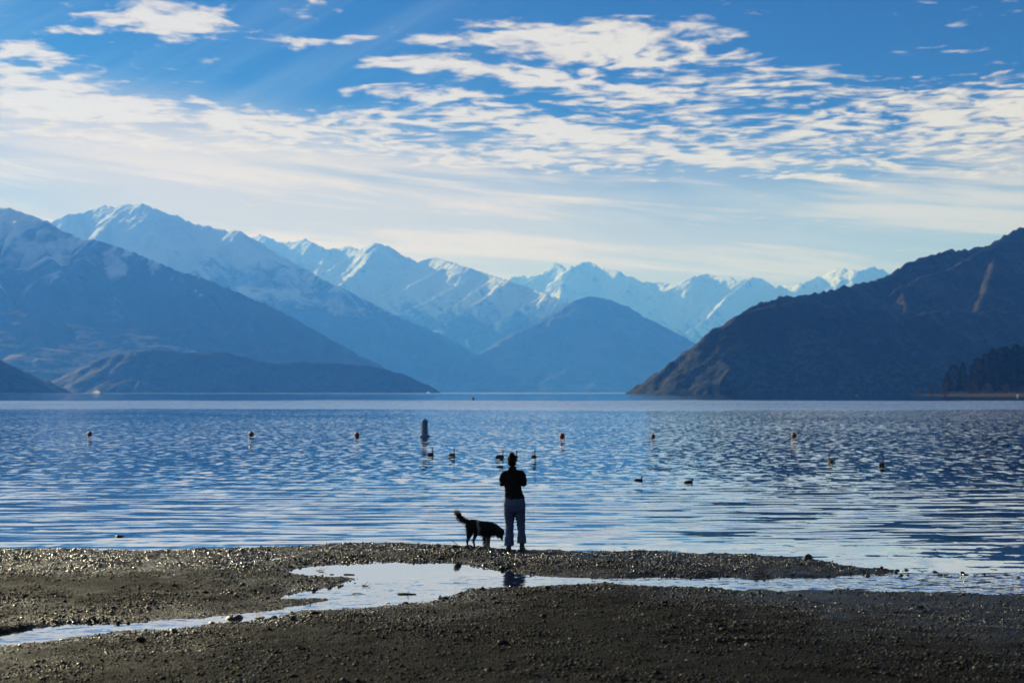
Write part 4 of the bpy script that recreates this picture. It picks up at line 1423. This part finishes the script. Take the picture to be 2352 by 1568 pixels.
def conifer_mesh(seed, h, wd, bushy=0.0):
    rng = random.Random(seed)
    V, Fc = [], []
    n = 1100
    for i in range(n):
        t = rng.random() ** 0.9                        # 0 bottom .. 1 top
        prof_ = 1.15 * (1 - t) ** (0.70 - .3 * bushy) * (0.55 + 0.45 * min(1, t * 5))
        ang = rng.uniform(0, 6.283)
        lobe = 1 + .30 * math.sin(ang * 3 + t * 19 + seed) + .18 * math.sin(ang * 5 - t * 31)
        rr = wd * prof_ * lobe * rng.uniform(.25, 1.0) ** .5 + .15
        z = h * (.10 + .90 * t)
        p = Vector((math.cos(ang) * rr, math.sin(ang) * rr, z))
        ln = h * rng.uniform(.035, .075) * (1.1 - .5 * t)
        out = Vector((math.cos(ang), math.sin(ang), rng.uniform(-.25, .75))).normalized()
        sd = out.cross(Vector((rng.uniform(-1, 1), rng.uniform(-1, 1), 1))).normalized() * ln * .45
        o = len(V)
        V += [p - out * ln * .3, p + sd, p + out * ln, p - sd, p + Vector((0, 0, ln * .35))]
        Fc += [(o, o + 1, o + 4), (o + 1, o + 2, o + 4), (o + 2, o + 3, o + 4), (o + 3, o, o + 4)]
    crown = mesh_from("crown", V, Fc, False)
    tv, tf = ring_tube([(0, 0, -1.0), (0, 0, h * .3), (0, 0, h * .65), (0, 0, h * .97)], [h * .018, h * .014, h * .008, h * .002], seg=7, up=(0, 1, 0))
    limbs = [(tv, tf)]
    for i in range(9):
        a, z = rng.uniform(0, 6.283), h * rng.uniform(.15, .8)
        e = wd * (1 - z / h) * .8
        limbs.append(ring_tube([(0, 0, z), (math.cos(a) * e, math.sin(a) * e, z + e * .25)], [h * .006, h * .002], seg=5, up=(0, 0, 1)))
    trunk = mesh_from("trunk", *join(limbs), False)
    return crown, trunk


def shrub_mesh(seed, h, wd):
    rng = random.Random(seed)
    V, Fc = [], []
    for i in range(420):
        ang, t = rng.uniform(0, 6.283), rng.random()
        prof_ = math.sqrt(max(0.02, 1 - (t * 1.0) ** 2)) * (.7 + .3 * math.sin(ang * 3 + seed))
        rr = wd * prof_ * rng.uniform(.3, 1) ** .5
        p = Vector((math.cos(ang) * rr, math.sin(ang) * rr * .8, h * t * rng.uniform(.8, 1.05)))
        ln = h * rng.uniform(.05, .13)
        out = Vector((rng.gauss(0, 1), rng.gauss(0, 1), rng.gauss(.5, .8))).normalized()
        sd = out.cross(Vector((rng.gauss(0, 1), 1, rng.gauss(0, 1)))).normalized() * ln * .3
        o = len(V)
        V += [p - sd, p + sd, p + out * ln]
        Fc.append((o, o + 1, o + 2))
    crown = mesh_from("foliage", V, Fc, False)
    st = []
    for i in range(5):
        a = rng.uniform(0, 6.283)
        st.append(ring_tube([(0, 0, -.5), (math.cos(a) * wd * .3, math.sin(a) * wd * .3, h * .5), (math.cos(a) * wd * .5, math.sin(a) * wd * .5, h * .85)], [h * .02, h * .012, h * .004], seg=5, up=(0, 1, 0)))
    return crown, mesh_from("stem", *join(st), False)


def tree_at(name, px, ptop, Y, meshes, mh, mat, parts, label, cat, group, wscale=1.0, base=None):
    bx_, by_, _ = px_at_depth(px, 900, Y)
    top = px_at_depth(px, ptop, Y)[2]
    zb = base if base is not None else 1.2
    s = (top - zb) / mh
    root = empty(name, (bx_, by_, zb), random.uniform(0, 6.28), label=label, category=cat, group=group)
    root.scale = (s * wscale, s * wscale, s)
    obj(parts[0], meshes[0], mat, root)
    obj(parts[1], meshes[1], mat_bark, root)


CON = [conifer_mesh(i, 20.0, w_, b_) for i, (w_, b_) in enumerate([(4.2, 0.2), (5.2, .6), (3.6, 0.0), (5.6, .9)])]
SHR = [shrub_mesh(20 + i, 6.0, 4.5) for i in range(3)]
TG, SG = "dark conifers on the far headland", "bare brown shrubs on the far headland"
TREES = [  # px, top, depth, variant, wscale, label
    (2190, 838, 1170, 3, 1.0, "leftmost round dark tree on the far headland"), (2212, 831, 1190, 0, .75, "thin spiky conifer beside the leftmost tree of the far headland"),
    (2176, 856, 1160, 1, .8, "lowest dark tree at the left foot of the headland wood"), (2248, 822, 1200, 3, .95, "rounded dark tree rising right of the gap in the headland wood"),
    (2240, 840, 1170, 1, .9, "shorter dark tree in front at the gap in the headland wood"), (2266, 812, 1215, 1, .9, "dark conifer at the left shoulder of the tall headland wood"),
    (2281, 800, 1225, 0, 1.0, "pointed conifer where the headland wood steps up"), (2300, 798, 1230, 1, .9, "broad conifer left of the tall middle top of the headland wood"),
    (2312, 796, 1240, 2, 1.1, "narrow tall conifer in the middle of the headland wood"), (2325, 803, 1225, 3, .8, "rounded conifer between the two tallest tops of the wood"),
    (2335, 790, 1245, 0, 1.05, "tallest pointed conifer near the right edge of the photo"), (2352, 797, 1235, 1, .9, "broad conifer at the very right edge of the photo"),
    (2290, 835, 1180, 3, .9, "dark tree in front row of the wood, under the stepped tops"), (2330, 838, 1185, 1, .95, "dark front-row tree under the tallest conifer"),
]
for (px, pt, Y, vi, ws, lb) in TREES:
    tree_at("conifer", px, pt, Y, CON[vi], 20.0, mat_needle, ("crown", "trunk"), lb, "tree", TG, ws)
# the wood goes on to the right of the frame
for i, (px, pt, Y, vi) in enumerate([(2378, 794, 1240, 2), (2405, 800, 1225, 3), (2435, 792, 1240, 0)]):
    tree_at("conifer", px, pt, Y, CON[vi], 20.0, mat_needle, ("crown", "trunk"), ["first", "second", "third"][i] + " dark conifer of the headland wood beyond the right edge", "tree", TG, 1.0)
SHRUBS = [(2112, 892, 1090, 0, 1.2, "reddish bare shrub standing alone left of the headland trees"), (2140, 884, 1100, 1, 1.0, "brown bare shrub between lone shrub and headland trees"),
          (2170, 878, 1105, 2, 1.0, "brown bare shrub at the foot of the leftmost headland tree"), (2232, 876, 1110, 0, 1.1, "light brown shrub under the gap in the headland wood"),
          (2270, 880, 1108, 1, 1.2, "brown shrub below the middle of the headland wood"), (2310, 882, 1105, 2, 1.3, "brown shrub near the white mooring float"), (2348, 884, 1100, 0, 1.3, "brown shrub at the right edge under the conifers")]
for (px, pt, Y, vi, ws, lb) in SHRUBS:
    tree_at("shrub", px, pt, Y, SHR[vi], 6.0, mat_scrub, ("foliage", "stem"), lb, "shrub", SG, ws, base=0.6)

# ------------------------------------------------------------------ stones, sticks and drift on the shore
mat_rock = plain_mat("wet_dark_rock", (0.030, 0.028, 0.025), 0.35, 0.5, 14, 0.5, 0.01)
mat_pale = plain_mat("pale_stone", (0.30, 0.28, 0.25), 0.4, 0.4, 14, 0.5, 0.01)
mat_stick = plain_mat("wet_driftwood", (0.028, 0.021, 0.015), 0.6, 0.4, 20, 0.3, 0.003)
mat_weed = plain_mat("dark_water_weed", (0.030, 0.030, 0.012), 0.6, 0.5, 20, 0.3, 0.003)


def stone_mesh(seed, flat=.55, lumps=0.25):
    V, Fc = ball((0, 0, 0), (1, 1, flat), 20, 12)
    V = np.array(V)
    r = 1 + fbm(V[:, 0] * 1.3 + V[:, 2] * 1.7 + seed, V[:, 1] * 1.3 - V[:, 2], seed, 4) * lumps * 2
    return mesh_from("stone", V * r[:, None], Fc)


def stone(px, py, r, label, mat=mat_rock, seed=1, flat=.55, name="stone", sink=.25, group="single stones at the water's edge"):
    lvl = px_level(px) if py > 1285 else 0.0
    x, y = px_ground(px, py, 0.03 + lvl)
    z = max(stand_z(x, y), lvl - .04)
    o = obj(name, stone_mesh(seed, flat), mat, label=label, category="stone", group=group)
    o.scale = (r, r * .75, r)
    o.rotation_euler = (0, 0, seed * 1.3)
    o.location = (x, y, z + r * flat * (1 - 2 * sink) * .6)
    return o


stone(540, 1413, .115, "dark wet stone in the stream, left one of a pair", seed=3)
stone(595, 1412, .095, "flat dark stone in the stream, right one of a pair", seed=4, flat=.35)
stone(1856, 1285, .078, "lumpy black stone on the spit's lake edge towards the right", seed=5, flat=.8, sink=.1)
stone(2380 - 2, 1300, .05, "small dark stone in the shallows at the right edge", seed=6)
stone(2308, 1314, .07, "dark stone in the right shallows, behind the pale one", seed=7)
stone(2316 + 20, 1322, .075, "pale rounded stone in the right shallows near the frame edge", mat_pale, seed=8, flat=.7)
stone(2283, 1303, .09, "flat black stone in the shallows right of the spit's tip", seed=9, flat=.4)
stone(2248, 1309, .05, "small dark stone just right of the spit's tip", seed=10)
stone(2145, 1331, .04, "little dark stone in the channel below the spit's tip", seed=11)
stone(762, 1314, .055, "round dark stone standing in the left part of the puddle", seed=12)
stone(1275, 1256, .05, "dark stone on the crest right of the person", seed=13)
stone(778, 1378, .05, "dark stone on the gravel tongue at the puddle's near shore", seed=14)


def stick(name, pts, r0, r1, label, cat="stick", mat=mat_stick, twigs=(), **kw):
    root = empty(name, pts[0], 0, label=label, category=cat, **kw)
    b = Vector(pts[0])
    loc = [Vector(p) - b for p in pts]
    n = len(loc)
    obj("stem", mesh_from("stem", *ring_tube(loc, [r0 + (r1 - r0) * i / (n - 1) for i in range(n)], seg=7, up=(.3, .2, 1))), mat, root)
    for (t, d, ln) in twigs:
        p = loc[0].lerp(loc[-1], t)
        d = Vector(d).normalized()
        obj("twig", mesh_from("twig", *ring_tube([p, p + d * ln * .6, p + d * ln + Vector((0, 0, ln * .1))], [r1 * .9, r1 * .7, r1 * .3], seg=6, up=(.3, .2, 1))), mat, root)
    return root


def gp(px, py, z=0.0):
    z += px_level(px) if py > 1285 else 0.0
    x, y = px_ground(px, py, z)
    return (x, y, z)


x0_, y0_ = px_ground(1062, 1257, .06)
z0_ = stand_z(x0_, y0_)
stick("stick", [(x0_, y0_, z0_ - .01), (x0_ - .12, y0_ + .05, z0_ + .08), (x0_ - .235, y0_ + .10, z0_ + .155)], .007, .004, "thin dark stick jutting from the shingle left of the dog")
stick("driftwood", [gp(267, 1231, .0), gp(272, 1230.8, .012), gp(279, 1230.8, .012), gp(285, 1231, -.01)], .024, .012, "small dark piece of driftwood floating off the left shore", "driftwood")
stick("stick", [gp(790, 1318.3, .004), gp(802, 1318.2, .005), gp(814, 1318.8, .004)], .012, .007, "short dark stick lying in the puddle's left half")
stick("stick", [gp(914, 1362.5, .004), gp(934, 1363, .006), gp(956, 1364, .003)], .016, .008, "long dark stick floating near the puddle's near bank", twigs=[(.5, (.2, -.6, .3), .09)])
stick("twig_cluster", [gp(832, 1344, .004), gp(838, 1343.4, .008), gp(845, 1345, .004)], .008, .004, "small knot of dark twigs in the middle of the puddle", "twigs", twigs=[(.3, (.5, .5, .5), .08), (.6, (-.5, -.6, .3), .09), (.7, (.8, -.2, .3), .08)])
stick("twig_cluster", [gp(727, 1308, .006), gp(735, 1309, .016), gp(744, 1311, .006)], .007, .004, "spindly forked twig at the puddle's left end", "twigs", twigs=[(.3, (.6, .8, .5), .12), (.5, (.9, -.2, .3), .12)])
stick("twig", [gp(810, 1362, .006), gp(820, 1361.5, .012), gp(832, 1362, .006)], .006, .003, "thin twig floating left of the long stick in the puddle")
wx_, wy_ = px_ground(908, 1278)
wz_ = max(stand_z(wx_, wy_), 0)
wroot = empty("weed_clump", (wx_, wy_, wz_), 0, label="dark clump of washed-up weed behind the puddle", category="weed")
rngw = random.Random(9)
SW = []
for i in range(34):
    a, ln = rngw.uniform(0, 6.28), rngw.uniform(.08, .26)
    ex = Vector((math.cos(a) * ln * 1.3, math.sin(a) * ln * .6, rngw.uniform(.0, .03)))
    SW.append(ring_tube([(0, 0, .02), ex * .5 + Vector((0, 0, rngw.uniform(.03, .07))), ex], [.012, .010, .004], seg=5, up=(0, 0, 1)))
obj("strands", mesh_from("strands", *join(SW)), mat_weed, wroot)

# ------------------------------------------------------------------ haze over the lake and mountains
mh_, nt, out = new_mat("blue_haze")
vol = nt.node('ShaderNodeVolumePrincipled')
vol.inputs['Color'].default_value = (0.065, 0.28, 1.0, 1)
vol.inputs['Absorption Color'].default_value = (1, 1, 1, 1)
vol.inputs['Density'].default_value = 9.8e-5
vol.inputs['Anisotropy'].default_value = 0.22
vol.inputs['Density Attribute'].default_value = ""
nt.l.new(vol.outputs[0], out.inputs['Volume'])
try:
    mh_.cycles.homogeneous_volume = True
except Exception:
    pass
hx, y0, y1, z0, z1 = 14000, -400, 26500, -45, 2300
hv = [(-hx, y0, z0), (hx, y0, z0), (hx, y1, z0), (-hx, y1, z0), (-hx, y0, z1), (hx, y0, z1), (hx, y1, z1), (-hx, y1, z1)]
hz = obj("haze", mesh_from("haze", hv, [(3, 2, 1, 0), (4, 5, 6, 7), (0, 1, 5, 4), (1, 2, 6, 5), (2, 3, 7, 6), (3, 0, 4, 7)], False), mh_, kind='stuff', label="thin blue haze in the air over lake and mountains", category="haze")
